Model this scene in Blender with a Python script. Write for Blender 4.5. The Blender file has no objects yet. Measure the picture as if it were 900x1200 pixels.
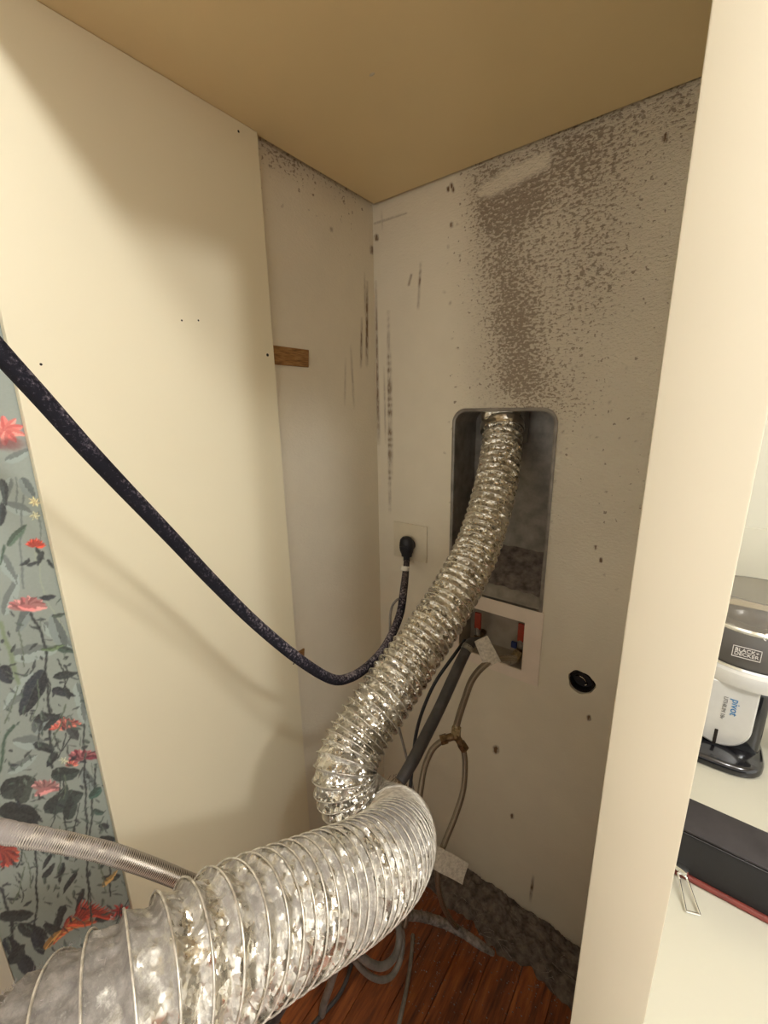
import bpy, bmesh, math, random
import numpy as np
from mathutils import Vector, Matrix, noise

random.seed(4); np.random.seed(4)
scene = bpy.context.scene
col = scene.collection
R = math.radians

# ------------------------------------------------------------------ camera
H = 1.53                     # camera height above the floor, metres
FPX = 486.0                  # focal length in pixels of the 900x1200 frame
_v3 = np.array([32, 1940, FPX]); _v1 = np.array([-655, -111, FPX])
_Z = -_v3/np.linalg.norm(_v3); _X = -_v1/np.linalg.norm(_v1)
_X = _X - _Z*_X.dot(_Z); _X /= np.linalg.norm(_X)
_Y = np.cross(_Z, _X)
M = np.array([_X, _Y, _Z])   # world = M @ camera vector (x right, y down, z forward)
CAM = np.array([0, 0, H])
cam_d = bpy.data.cameras.new('camera'); cam = bpy.data.objects.new('camera', cam_d); col.objects.link(cam)
cam_d.sensor_fit = 'HORIZONTAL'; cam_d.sensor_width = 36; cam_d.lens = 36*FPX/900
cam_d.clip_start = .02; cam_d.clip_end = 50
mw = Matrix.Identity(4)
for r in range(3):
    mw[r][0] = M[r, 0]; mw[r][1] = -M[r, 1]; mw[r][2] = -M[r, 2]; mw[r][3] = CAM[r]
cam.matrix_world = mw
scene.camera = cam

# ------------------------------------------------------------------ world, lights, exposure
vs = scene.view_settings
vs.view_transform = 'Standard'; vs.look = 'None'; vs.gamma = 1; vs.use_curve_mapping = False
vs.exposure = 0.58
world = bpy.data.worlds.new('world'); scene.world = world; world.use_nodes = True
bg = world.node_tree.nodes['Background']; bg.inputs[0].default_value = (1, .98, .90, 1); bg.inputs[1].default_value = 1.08
scene.cycles.diffuse_bounces = 6

CEIL = 2.56
def lamp(name, loc, power, radius, colour=(.97, 1, 1.04)):
    l = bpy.data.lights.new(name, 'POINT'); l.energy = power; l.shadow_soft_size = radius; l.color = colour
    o = bpy.data.objects.new(name, l); col.objects.link(o); o.location = loc
    return o
LAMPS = [(.55, -.11, CEIL-.10, 19, .06), (1.25, -.11, CEIL-.10, 35, .06)]
for (x, y, z, p, r_) in LAMPS:
    lamp('ceiling_lamp_light', (x, y, z), p, r_)

# ------------------------------------------------------------------ pixel rays -> points on real planes
def ray(px, py): return M @ np.array([px-450, py-600, FPX])
def aty(px, py, y): r = ray(px, py); return Vector(CAM + r*(y/r[1]))
def atx(px, py, x): r = ray(px, py); return Vector(CAM + r*(x/r[0]))
def atz(px, py, z): r = ray(px, py); return Vector(CAM + r*((z-H)/r[2]))
def atd(px, py, d): return Vector(CAM + M @ np.array([(px-450)/FPX*d, (py-600)/FPX*d, d]))
def proj(P):
    v = (np.asarray(P)-CAM) @ M
    return 450+FPX*v[..., 0]/v[..., 2], 600+FPX*v[..., 1]/v[..., 2]

# ------------------------------------------------------------------ materials
def nt(name):
    m = bpy.data.materials.new(name); m.use_nodes = True
    t = m.node_tree; b = t.nodes['Principled BSDF']
    return m, t, b
def N(t, typ, **kw):
    n = t.nodes.new(typ)
    for k, v in kw.items():
        if k in n.inputs: n.inputs[k].default_value = v
        else: setattr(n, k, v)
    return n
def srgb(r, g, b):
    f = lambda c: (c/255/12.92) if c/255 <= .04045 else ((c/255+.055)/1.055)**2.4
    return (f(r), f(g), f(b), 1)
def ramp(t, src, stops):
    n = t.nodes.new('ShaderNodeValToRGB'); e = n.color_ramp.elements
    while len(e) < len(stops): e.new(.5)
    for i, (p, c) in enumerate(stops):
        e[i].position = p; e[i].color = c if len(c) == 4 else (*c, 1)
    t.links.new(src, n.inputs[0]); return n
def mixc(t, fac, a, b, mode='MIX'):
    n = t.nodes.new('ShaderNodeMix'); n.data_type = 'RGBA'; n.blend_type = mode
    for s, v in ((n.inputs[0], fac), (n.inputs[6], a), (n.inputs[7], b)):
        if isinstance(v, bpy.types.NodeSocket): t.links.new(v, s)
        elif isinstance(v, (int, float)): s.default_value = v
        else: s.default_value = v if len(v) == 4 else (*v, 1)
    return n.outputs[2]
def math_(t, op, a, b=None, c=None):
    n = t.nodes.new('ShaderNodeMath'); n.operation = op
    for s, v in zip(n.inputs, (a, b, c)):
        if v is None: continue
        if isinstance(v, bpy.types.NodeSocket): t.links.new(v, s)
        else: s.default_value = v
    return n.outputs[0]
def bump(t, b, h, strength, dist):
    n = N(t, 'ShaderNodeBump', Strength=strength, Distance=dist)
    t.links.new(h, n.inputs['Height']); t.links.new(n.outputs[0], b.inputs['Normal']); return n
def coords(t, scale=(1, 1, 1)):
    c = t.nodes.new('ShaderNodeTexCoord'); m = t.nodes.new('ShaderNodeMapping')
    m.inputs['Scale'].default_value = scale; t.links.new(c.outputs['Object'], m.inputs[0]); return m.outputs[0]
def noise_t(t, vec, scale, detail=3, rough=.55):
    n = N(t, 'ShaderNodeTexNoise', Scale=scale, Detail=detail, Roughness=rough); t.links.new(vec, n.inputs[0]); return n.outputs[0]
def attr(t, name):
    n = t.nodes.new('ShaderNodeAttribute'); n.attribute_name = name; return n

MATS = {}
def simple(name, c, rough=.5, metal=0, var=.06, vscale=40, bstr=0, bscale=200, bdist=.0005, coat=0, trans=0, spec=.5):
    m, t, b = nt(name)
    v = coords(t); n = noise_t(t, v, vscale)
    dark = tuple(x*(1-var*2.2) for x in c[:3]); lite = tuple(min(1, x*(1+var)) for x in c[:3])
    rp = ramp(t, n, [(.3, dark), (.65, lite)])
    t.links.new(rp.outputs[0], b.inputs['Base Color'])
    b.inputs['Roughness'].default_value = rough; b.inputs['Metallic'].default_value = metal
    b.inputs['Coat Weight'].default_value = coat; b.inputs['Transmission Weight'].default_value = trans
    b.inputs['Specular IOR Level'].default_value = spec
    if bstr: bump(t, b, noise_t(t, v, bscale), bstr, bdist)
    MATS[name] = m; return m

simple('cream_laminate', srgb(226, 216, 186), .42, var=.012, vscale=3, bstr=.15, bscale=350, bdist=.0002)
simple('cabinet_cream', srgb(220, 201, 156), .38, var=.02, vscale=3)
simple('door_paint', srgb(204, 195, 172), .5, var=.02, vscale=4, bstr=.2, bscale=90, bdist=.0003)
simple('counter_top', srgb(200, 197, 182), .3, var=.01, vscale=5)
simple('enamel_white', srgb(214, 214, 210), .35, var=.01)
simple('room_paint', srgb(216, 206, 184), .7, var=.02, vscale=3)
simple('black_rubber', srgb(26, 26, 32), .55, var=.15, bstr=.3, bscale=400)
simple('black_plastic', srgb(20, 20, 24), .18, var=.05, coat=.6)
simple('silver_plastic', srgb(206, 204, 200), .35, metal=.25, var=.02)
simple('chrome', srgb(235, 235, 232), .12, metal=1, var=.02)
simple('brass', srgb(122, 100, 72), .45, metal=.8, var=.25, vscale=150, bstr=.3, bscale=300)
simple('brass_nut', srgb(176, 158, 124), .4, metal=.8, var=.2, vscale=200)
simple('steel_dull', srgb(150, 146, 138), .4, metal=.8, var=.15, vscale=120)
simple('red_lever', srgb(150, 52, 30), .4, var=.12, vscale=80)
simple('blue_lever', srgb(24, 42, 96), .4, var=.1)
simple('white_band', srgb(190, 184, 170), .6, var=.1)
simple('white_plate', srgb(226, 212, 196), .5, var=.03, vscale=15)
simple('ivory_plate', srgb(214, 204, 180), .42, var=.03, vscale=15)
simple('box_plastic', srgb(158, 146, 130), .6, var=.08, vscale=20)
simple('dark_hole', srgb(30, 20, 12), .9, var=.1)
simple('grey_pipe', srgb(68, 64, 63), .5, var=.2, vscale=30, bstr=.3, bscale=90)
simple('grey_tube', srgb(128, 122, 114), .35, var=.15, vscale=40)
simple('lint_grey', srgb(150, 141, 136), 1, var=.3, vscale=60, bstr=1, bscale=160, bdist=.004, spec=.1)
simple('lint_dark', srgb(118, 108, 102), 1, var=.25, vscale=45, bstr=.6, bscale=220, bdist=.002, spec=.1)
simple('fray', srgb(120, 96, 66), .8, var=.3)
simple('bag_fabric', srgb(50, 46, 48), .75, var=.12, vscale=30, bstr=.4, bscale=900)
simple('bag_side', srgb(24, 22, 24), .7, var=.12, vscale=30, bstr=.4, bscale=900)
simple('red_piping', srgb(112, 42, 30), .6, var=.1)
simple('logo_grey', srgb(205, 200, 195), .4, var=.02)
simple('logo_blue', srgb(40, 110, 160), .4, var=.02)
simple('print_grey', srgb(110, 108, 106), .5, var=.02)
simple('lamp_trim', srgb(240, 240, 236), .4, var=.01)
def glass(name, c, alpha_rough=.05, tr=.85):
    m, t, b = nt(name); b.inputs['Base Color'].default_value = c
    b.inputs['Roughness'].default_value = alpha_rough; b.inputs['Transmission Weight'].default_value = tr
    b.inputs['IOR'].default_value = 1.3; MATS[name] = m
glass('smoke_plastic', srgb(120, 116, 112), .12, .45)
glass('clear_plastic', srgb(176, 170, 160), .10, .75)
m, t, b = nt('lamp_glow'); b.inputs['Emission Color'].default_value = (1, .85, .62, 1); b.inputs['Emission Strength'].default_value = 6; MATS['lamp_glow'] = m

# galvanised recess metal
m, t, b = nt('galvanised'); v = coords(t)
rp = ramp(t, noise_t(t, v, 30, 4), [(.3, srgb(112, 106, 98)), (.7, srgb(150, 143, 133))])
t.links.new(rp.outputs[0], b.inputs['Base Color']); b.inputs['Metallic'].default_value = .35; b.inputs['Roughness'].default_value = .5
bump(t, b, noise_t(t, v, 60), .2, .001); MATS['galvanised'] = m

# dusty rubber cord
m, t, b = nt('dusty_cord'); v = coords(t)
n1 = noise_t(t, v, 260, 4, .7); n2 = noise_t(t, v, 25, 2)
geo = t.nodes.new('ShaderNodeNewGeometry'); sx = t.nodes.new('ShaderNodeSeparateXYZ'); t.links.new(geo.outputs['Normal'], sx.inputs[0])
up = math_(t, 'MULTIPLY_ADD', sx.outputs[2], .16, .03)
dust = math_(t, 'MULTIPLY_ADD', n2, .25, math_(t, 'ADD', n1, math_(t, 'SUBTRACT', up, .16)))
rp = ramp(t, dust, [(.52, srgb(22, 21, 28)), (.62, srgb(64, 58, 66)), (.8, srgb(150, 140, 140))])
t.links.new(rp.outputs[0], b.inputs['Base Color']); b.inputs['Roughness'].default_value = .8; b.inputs['Specular IOR Level'].default_value = .2
bump(t, b, n1, .5, .001); MATS['dusty_cord'] = m

# foil
m, t, b = nt('foil'); v = coords(t)
def crumple(t, v, scales, warp=.012, nscale=45.0):
    dn = N(t, 'ShaderNodeTexNoise', Scale=nscale, Detail=2.0); t.links.new(v, dn.inputs[0])
    va = t.nodes.new('ShaderNodeVectorMath'); va.operation = 'MULTIPLY_ADD'; t.links.new(dn.outputs['Color'], va.inputs[0]); va.inputs[1].default_value = (warp,)*3; t.links.new(v, va.inputs[2])
    tot = None
    for sc_, k_ in scales:
        vo = N(t, 'ShaderNodeTexVoronoi', Scale=sc_); t.links.new(va.outputs[0], vo.inputs['Vector'])
        df = t.nodes.new('ShaderNodeVectorMath'); df.operation = 'SUBTRACT'; t.links.new(va.outputs[0], df.inputs[0]); t.links.new(vo.outputs['Position'], df.inputs[1])
        cc = t.nodes.new('ShaderNodeVectorMath'); cc.operation = 'SUBTRACT'; t.links.new(vo.outputs['Color'], cc.inputs[0]); cc.inputs[1].default_value = (.5, .5, .5)
        dt = t.nodes.new('ShaderNodeVectorMath'); dt.operation = 'DOT_PRODUCT'; t.links.new(df.outputs[0], dt.inputs[0]); t.links.new(cc.outputs[0], dt.inputs[1])
        h_ = math_(t, 'MULTIPLY', dt.outputs['Value'], k_); tot = h_ if tot is None else math_(t, 'ADD', tot, h_)
    return tot
h = crumple(t, v, ((85.0, 1.0), (210.0, .9)))
bn_ = bump(t, b, h, .9, 1.0)
li = attr(t, 'lint').outputs['Fac']
ln = noise_t(t, v, 110, 5, .7); ln2 = noise_t(t, v, 14, 3)
fac = math_(t, 'ADD', li, math_(t, 'MULTIPLY', math_(t, 'SUBTRACT', math_(t, 'ADD', ln, ln2), 1.0), 1.1))
cl = ramp(t, fac, [(.28, (0, 0, 0)), (.62, (1, 1, 1))])
t.links.new(math_(t, 'MULTIPLY_ADD', cl.outputs[0], -.75, .95), bn_.inputs['Strength'])
lint_c = ramp(t, ln, [(.3, srgb(94, 89, 84)), (.75, srgb(154, 147, 139))])
t.links.new(mixc(t, cl.outputs[0], srgb(222, 216, 203), lint_c.outputs[0]), b.inputs['Base Color'])
inv = math_(t, 'SUBTRACT', 1, cl.outputs[0])
t.links.new(math_(t, 'MULTIPLY', inv, .93), b.inputs['Metallic'])
rr = ramp(t, noise_t(t, v, 40), [(.3, (.18, .18, .18)), (.7, (.36, .36, .36))])
t.links.new(math_(t, 'ADD', rr.outputs[0], math_(t, 'MULTIPLY', cl.outputs[0], .6)), b.inputs['Roughness'])
MATS['foil'] = m
m, t, b = nt('foil_wire'); v = coords(t)
rp = ramp(t, noise_t(t, v, 120, 3), [(.35, srgb(176, 168, 154)), (.7, srgb(236, 230, 218))])
t.links.new(rp.outputs[0], b.inputs['Base Color']); b.inputs['Metallic'].default_value = .6; b.inputs['Roughness'].default_value = .35; MATS['foil_wire'] = m
m, t, b = nt('foil_tape'); v = coords(t)
bump(t, b, crumple(t, v, ((34.0, .7), (110.0, .35))), .8, 1.0); b.inputs['Base Color'].default_value = srgb(232, 226, 212); b.inputs['Metallic'].default_value = 1; b.inputs['Roughness'].default_value = .30; MATS['foil_tape'] = m

# braided hose: weave from mesh UV
def braid(name, dark, lite, su, sv, lint=0):
    m, t, b = nt(name)
    uv = t.nodes.new('ShaderNodeUVMap'); s = t.nodes.new('ShaderNodeSeparateXYZ'); t.links.new(uv.outputs[0], s.inputs[0])
    a = math_(t, 'MULTIPLY', s.outputs[0], su); c = math_(t, 'MULTIPLY', s.outputs[1], sv)
    w1 = math_(t, 'SINE', math_(t, 'ADD', a, c)); w2 = math_(t, 'SINE', math_(t, 'SUBTRACT', a, c))
    w = math_(t, 'MULTIPLY_ADD', math_(t, 'MAXIMUM', w1, w2), .5, .5)
    rp = ramp(t, w, [(.45, dark), (.85, lite)])
    v = coords(t); n = noise_t(t, v, 120, 4, .7); n2 = noise_t(t, v, 18, 2)
    li = attr(t, 'lint').outputs['Fac']
    f = ramp(t, math_(t, 'ADD', li, math_(t, 'SUBTRACT', math_(t, 'MULTIPLY', math_(t, 'ADD', n, n2), .9), .9)), [(.3, (0, 0, 0)), (.6, (1, 1, 1))])
    t.links.new(mixc(t, f.outputs[0], rp.outputs[0], srgb(142, 134, 128)), b.inputs['Base Color'])
    t.links.new(math_(t, 'MULTIPLY', math_(t, 'SUBTRACT', 1, f.outputs[0]), .75), b.inputs['Metallic'])
    t.links.new(math_(t, 'MULTIPLY_ADD', f.outputs[0], .6, .38), b.inputs['Roughness'])
    bump(t, b, w, .6, .0006); MATS[name] = m
braid('braided_steel', srgb(78, 70, 62), srgb(196, 186, 172), 3.0, 3400.0)
braid('braided_thin', srgb(96, 86, 74), srgb(160, 146, 126), 4.0, 3600.0)

# wood
def wood(name, dark, mid, lite, scale=(14, 1.2, 14), rough=.35, coat=.2):
    m, t, b = nt(name); v = coords(t, scale)
    oi = t.nodes.new('ShaderNodeObjectInfo')
    va = t.nodes.new('ShaderNodeVectorMath'); va.operation = 'MULTIPLY_ADD'
    cb = t.nodes.new('ShaderNodeCombineXYZ')
    for i in range(3): t.links.new(math_(t, 'MULTIPLY', oi.outputs['Random'], (17, 31, 23)[i]), cb.inputs[i])
    va.operation = 'ADD'; t.links.new(v, va.inputs[0]); t.links.new(cb.outputs[0], va.inputs[1])
    n = noise_t(t, va.outputs[0], 6, 6, .65)
    rp = ramp(t, n, [(.3, dark), (.5, mid), (.72, lite)])
    tint = ramp(t, oi.outputs['Random'], [(0, (.72, .7, .68)), (1, (1.0, 1.0, 1.0))])
    c = mixc(t, 1.0, rp.outputs[0], tint.outputs[0], 'MULTIPLY')
    gn = attr(t, 'none')
    t.links.new(c, b.inputs['Base Color']); b.inputs['Roughness'].default_value = rough; b.inputs['Coat Weight'].default_value = coat
    bump(t, b, n, .15, .001); MATS[name] = m
wood('floor_wood', srgb(70, 28, 10), srgb(142, 72, 30), srgb(186, 108, 50))
wood('shim_wood', srgb(96, 62, 30), srgb(150, 108, 58), srgb(180, 140, 88), scale=(20, 6, 60), rough=.7, coat=0)

# painted wall, with grime from point attributes
def wallmat(name, base, peel=True):
    m, t, b = nt(name); v = coords(t)
    g = attr(t, 'grime').outputs['Fac']; s = attr(t, 'streak').outputs['Fac']; p = attr(t, 'peel').outputs['Fac']; sc = attr(t, 'scrape').outputs['Fac']
    vv = coords(t, (1.0, 1, 1.75))
    peeln = noise_t(t, vv, 105, 3, .6)
    fine = noise_t(t, v, 330, 3, .6); big = noise_t(t, v, 12, 3)
    # grime settles between the bumps of the spray texture
    e = math_(t, 'ADD', math_(t, 'MULTIPLY', peeln, .85), math_(t, 'MULTIPLY', fine, .25))
    thr = math_(t, 'SUBTRACT', math_(t, 'MULTIPLY_ADD', g, .33, .545), e)
    thr = math_(t, 'MULTIPLY_ADD', math_(t, 'SUBTRACT', big, .5), .12, thr)
    thr = math_(t, 'SUBTRACT', thr, .235)
    dk = ramp(t, math_(t, 'MULTIPLY_ADD', thr, 2.7, .42), [(.36, (0, 0, 0)), (.62, (.85, .85, .85))])
    gate = ramp(t, g, [(.015, (0, 0, 0)), (.10, (1, 1, 1))])
    # larger isolated flecks
    fl = noise_t(t, v, 75, 2, .5)
    fk = ramp(t, math_(t, 'ADD', fl, math_(t, 'MULTIPLY', g, .1)), [(.695, (0, 0, 0)), (.72, (1, 1, 1))])
    d = math_(t, 'MULTIPLY', math_(t, 'MAXIMUM', dk.outputs[0], math_(t, 'MULTIPLY', fk.outputs[0], .8)), gate.outputs[0])
    d = math_(t, 'MULTIPLY', d, math_(t, 'SUBTRACT', 1, sc))
    d = math_(t, 'MAXIMUM', d, math_(t, 'MULTIPLY', math_(t, 'MULTIPLY', g, math_(t, 'SUBTRACT', 1, sc)), .30))
    basec = ramp(t, big, [(.3, tuple(x*.955 for x in base[:3])), (.7, base)])
    c = mixc(t, d, basec.outputs[0], srgb(128, 110, 92))
    sb = ramp(t, noise_t(t, coords(t, (1, 1, .22)), 190, 4, .7), [(.38, (.40, .40, .40)), (.54, (1, 1, 1))])
    c = mixc(t, math_(t, 'MULTIPLY', math_(t, 'MULTIPLY', s, sb.outputs[0]), 1.0), c, srgb(104, 78, 52))
    t.links.new(c, b.inputs['Base Color']); b.inputs['Roughness'].default_value = .62
    hh = math_(t, 'MULTIPLY', peeln, p)
    hh = math_(t, 'ADD', hh, math_(t, 'MULTIPLY', fine, .06))
    bump(t, b, hh, 1.0, .007); MATS[name] = m
wallmat('wall_paint', srgb(222, 213, 192))
m, t, b = nt('wallpaper_print'); c = attr(t, 'print')
v = coords(t); n = noise_t(t, v, 260, 3)
t.links.new(mixc(t, math_(t, 'MULTIPLY', n, .18), c.outputs['Color'], (.5, .5, .48, 1)), b.inputs['Base Color'])
b.inputs['Roughness'].default_value = .42; MATS['wallpaper_print'] = m
# paper label
m, t, b = nt('label_paper'); v = coords(t)
rp = ramp(t, noise_t(t, v, 160, 4, .7), [(.35, srgb(176, 168, 152)), (.6, srgb(212, 204, 188))])
t.links.new(rp.outputs[0], b.inputs['Base Color']); b.inputs['Roughness'].default_value = .5; bump(t, b, noise_t(t, v, 120), .5, .002); MATS['label_paper'] = m

# ------------------------------------------------------------------ helpers
def mesh_obj(name, verts, faces, mat, parent=None, smooth=False, uvs=None):
    me = bpy.data.meshes.new(name); me.from_pydata([tuple(v) for v in verts], [], faces); me.update()
    me.materials.append(MATS[mat])
    if smooth: me.polygons.foreach_set('use_smooth', [True]*len(me.polygons))
    if uvs is not None:
        ul = me.uv_layers.new(name='UVMap')
        li = np.empty(len(me.loops), dtype=np.int32); me.loops.foreach_get('vertex_index', li)
        ul.data.foreach_set('uv', np.asarray(uvs, dtype=np.float32)[li].ravel())
    o = bpy.data.objects.new(name, me); col.objects.link(o)
    if parent: o.parent = parent
    return o
def bm_obj(name, bm, mat, parent=None, smooth=False):
    bmesh.ops.recalc_face_normals(bm, faces=bm.faces)
    me = bpy.data.meshes.new(name); bm.to_mesh(me); bm.free(); me.materials.append(MATS[mat])
    if smooth:
        me.polygons.foreach_set('use_smooth', [True]*len(me.polygons))
        try: me.set_sharp_from_angle(angle=R(35))
        except Exception: pass
    o = bpy.data.objects.new(name, me); col.objects.link(o)
    if parent: o.parent = parent
    return o
def box_bm(lo, hi, bev=0, seg=2, bm=None):
    own = bm is None
    if own: bm = bmesh.new()
    r = bmesh.ops.create_cube(bm, size=1)
    lo = Vector(lo); hi = Vector(hi)
    for v in r['verts']: v.co = Vector(((v.co[i]+.5)*(hi[i]-lo[i])+lo[i]) for i in range(3))
    if bev:
        es = list({e for v in r['verts'] for e in v.link_edges})
        bmesh.ops.bevel(bm, geom=es, offset=bev, segments=seg, profile=.5, affect='EDGES')
    return bm
def box(name, lo, hi, mat, parent=None, bev=0, seg=2):
    return bm_obj(name, box_bm(lo, hi, bev, seg), mat, parent, smooth=bev > 0)
def cyl_bm(p0, p1, r0, r1=None, n=24, bm=None, cap=True):
    if bm is None: bm = bmesh.new()
    p0 = Vector(p0); p1 = Vector(p1); r1 = r0 if r1 is None else r1
    d = (p1-p0); q = d.to_track_quat('Z', 'Y')
    res = bmesh.ops.create_cone(bm, segments=n, radius1=r0, radius2=r1, depth=d.length, cap_ends=cap)
    for v in res['verts']: v.co = q @ v.co + (p0+p1)/2
    return bm
def cyl(name, p0, p1, r0, mat, parent=None, r1=None, n=24):
    return bm_obj(name, cyl_bm(p0, p1, r0, r1, n), mat, parent, smooth=True)
def empty(name, loc=(0, 0, 0)):
    o = bpy.data.objects.new(name, None); col.objects.link(o); o.location = loc; o.empty_display_size = .02; return o
def settle(root):
    """parts are modelled in world space: keep them there when the root moves to its base"""
    bpy.context.view_layer.update()
    inv = root.matrix_world.inverted()
    for ch in root.children: ch.matrix_parent_inverse = inv
def tag(o, label, cat, group=None):
    o['label'] = label; o['category'] = cat
    if group: o['group'] = group
    return o
def catmull(pts, n):
    P = [np.array(p, float) for p in pts]; P = [2*P[0]-P[1]]+P+[2*P[-1]-P[-2]]
    out = []
    seg = len(P)-3
    for i in range(seg):
        p0, p1, p2, p3 = P[i:i+4]
        for j in range(n):
            t_ = j/n
            out.append(.5*((2*p1)+(-p0+p2)*t_+(2*p0-5*p1+4*p2-p3)*t_**2+(-p0+3*p1-3*p2+p3)*t_**3))
    out.append(P[-2]); return np.array(out)
def resample(C, step):
    d = np.r_[0, np.cumsum(np.linalg.norm(np.diff(C[:, :3], axis=0), axis=1))]
    n = max(2, int(d[-1]/step)); s = np.linspace(0, d[-1], n+1)
    return np.stack([np.interp(s, d, C[:, k]) for k in range(C.shape[1])], 1), s
def frames(C):
    T = np.gradient(C, axis=0); T /= np.linalg.norm(T, axis=1)[:, None]
    n = np.cross(T[0], [0, 0, 1.0]); 
    if np.linalg.norm(n) < .1: n = np.cross(T[0], [1.0, 0, 0])
    n /= np.linalg.norm(n); Ns = [n]
    for i in range(1, len(C)):
        n = Ns[-1]-T[i]*np.dot(Ns[-1], T[i]); n /= np.linalg.norm(n); Ns.append(n)
    Ns = np.array(Ns); return T, Ns, np.cross(T, Ns)
def tube(name, pts, rad, mat, parent=None, step=.004, n=14, rough=0, lint=None, nseg=12, caps=True):
    """swept tube; rad number or list per control point; writes UV (angle, length) and a lint attribute"""
    pts = [tuple(p) for p in pts]
    rl = rad if isinstance(rad, (list, tuple)) else [rad]*len(pts)
    ll = lint if lint is not None else [0]*len(pts)
    C = catmull([(*p, r_, l_) for p, r_, l_ in zip(pts, rl, ll)], nseg)
    C, s = resample(C, step); T, A, B = frames(C[:, :3])
    V = []; UV = []; L = []
    for i in range(len(C)):
        for k in range(n+1):
            a = 2*math.pi*k/n; rr = C[i, 3]
            d = A[i]*math.cos(a)+B[i]*math.sin(a)
            p = C[i, :3]+d*rr
            lv = C[i, 4]
            if rough or lv > .2:
                q = Vector(C[i, :3]+d*rr)
                e = noise.noise(q*170)*(rough+max(0, lv-.2)*.0028)+noise.noise(q*420)*(rough*.5+max(0, lv-.2)*.0012)
                if lv > .2: e += max(0, d[2])*lv*.0016
                if k == n: p = V[-n].copy() if False else np.array(V[-n]); V.append(p); UV.append((2*math.pi, s[i])); L.append(lv); continue
                p = p+d*e
            V.append(p); UV.append((a, s[i])); L.append(lv)
    F = []
    w = n+1
    for i in range(len(C)-1):
        for k in range(n):
            F.append((i*w+k, i*w+k+1, (i+1)*w+k+1, (i+1)*w+k))
    if caps:
        F.append(tuple(range(n-1, -1, -1))); F.append(tuple((len(C)-1)*w+k for k in range(n)))
    o = mesh_obj(name, V, F, mat, parent, True, UV)
    at = o.data.attributes.new('lint', 'FLOAT', 'POINT'); at.data.foreach_set('value', np.array(L, dtype=np.float32))
    return o
def struct(o): o['kind'] = 'structure'; return o

# ------------------------------------------------------------------ fixed planes of the closet
WX = -.789; WY = 1.0; PX = -.768; FZ = 0.0; SZ = H+.5224
PF, PB = .170, .618      # front and back edge of the side panel
GX0, GX1 = -.0255, .0249  # partition, front at y = .30
CT = .91                 # counter height

# recess / outlet box geometry on the back wall
RX0, RX1, RZ0, RZ1 = -.5290, -.2715, H-.508, H-.0085
VX0, VX1, VZ0, VZ1 = -.5150, -.2625, H-.7222, H-.508
OX0, OX1, OZ0, OZ1 = -.4950, -.3075, H-.7360+.045, H-.5495
HX, HZ, HR = -.161, H-.667, .031

# ------------------------------------------------------------------ back wall with grime
def blob(px, py, cx, cy, rx, ry, rot=0, p=2):
    a = R(rot); dx = px-cx; dy = py-cy
    u = (dx*math.cos(a)+dy*math.sin(a))/rx; v_ = (-dx*math.sin(a)+dy*math.cos(a))/ry
    return np.exp(-np.power(u*u+v_*v_, p/2))
def line_mask(px, py, x0, y0, x1, y1, w):
    dx, dy = x1-x0, y1-y0; L2 = dx*dx+dy*dy
    t_ = np.clip(((px-x0)*dx+(py-y0)*dy)/L2, 0, 1)
    d = np.hypot(px-x0-t_*dx, py-y0-t_*dy)
    return np.clip(1.4-d/w, 0, 1)
def set_attr(o, name, arr):
    a = o.data.attributes.new(name, 'FLOAT', 'POINT'); a.data.foreach_set('value', np.asarray(arr, dtype=np.float32))

def lines(a, b, step, cuts):
    c = sorted(set([a, b]+[x for x in cuts if a < x < b])); out = []
    for i in range(len(c)-1):
        n = max(1, int(math.ceil((c[i+1]-c[i])/step))); out += list(np.linspace(c[i], c[i+1], n+1)[:-1])
    return np.array(out+[b])
GXs = lines(WX, .02, .003, [RX0, RX1, VX0+.02, VX1-.02, HX-HR-.006, HX+HR+.006])
GZs = lines(FZ, 2.62, .003, [RZ0, RZ1, OZ0-.01, OZ1+.01, HZ-HR-.006, HZ+HR+.006, SZ+.05]) 
GZs = np.concatenate([GZs[(GZs <= SZ+.05)], [2.62]]); lowz = GZs[GZs > .3]; GZs = np.concatenate([[0, .06, .12, .18, .24, .3], lowz])
XX, ZZ = np.meshgrid(GXs, GZs, indexing='ij')
V = np.stack([XX, np.full_like(XX, WY), ZZ], -1).reshape(-1, 3)
nx, nz = len(GXs), len(GZs)
xc = (GXs[1:]+GXs[:-1])/2; zc = (GZs[1:]+GZs[:-1])/2
XC, ZC = np.meshgrid(xc, zc, indexing='ij')
hole = ((XC > RX0) & (XC < RX1) & (ZC > RZ0) & (ZC < RZ1)) | ((XC > VX0+.02) & (XC < VX1-.02) & (ZC > OZ0-.01) & (ZC < OZ1+.01)) | ((abs(XC-HX) < HR+.006) & (abs(ZC-HZ) < HR+.006))
def in_round(x, z, rr=.030):
    ax = np.minimum(x-RX0, RX1-x); az = RZ1-z
    return ~((ax < rr) & (az < rr) & (np.hypot(rr-ax, rr-az) > rr))
hole &= in_round(XC, ZC) | (ZC < RZ0)
ii, jj = np.nonzero(~hole)
F = np.stack([ii*nz+jj, (ii+1)*nz+jj, (ii+1)*nz+jj+1, ii*nz+jj+1], -1).tolist()
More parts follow.
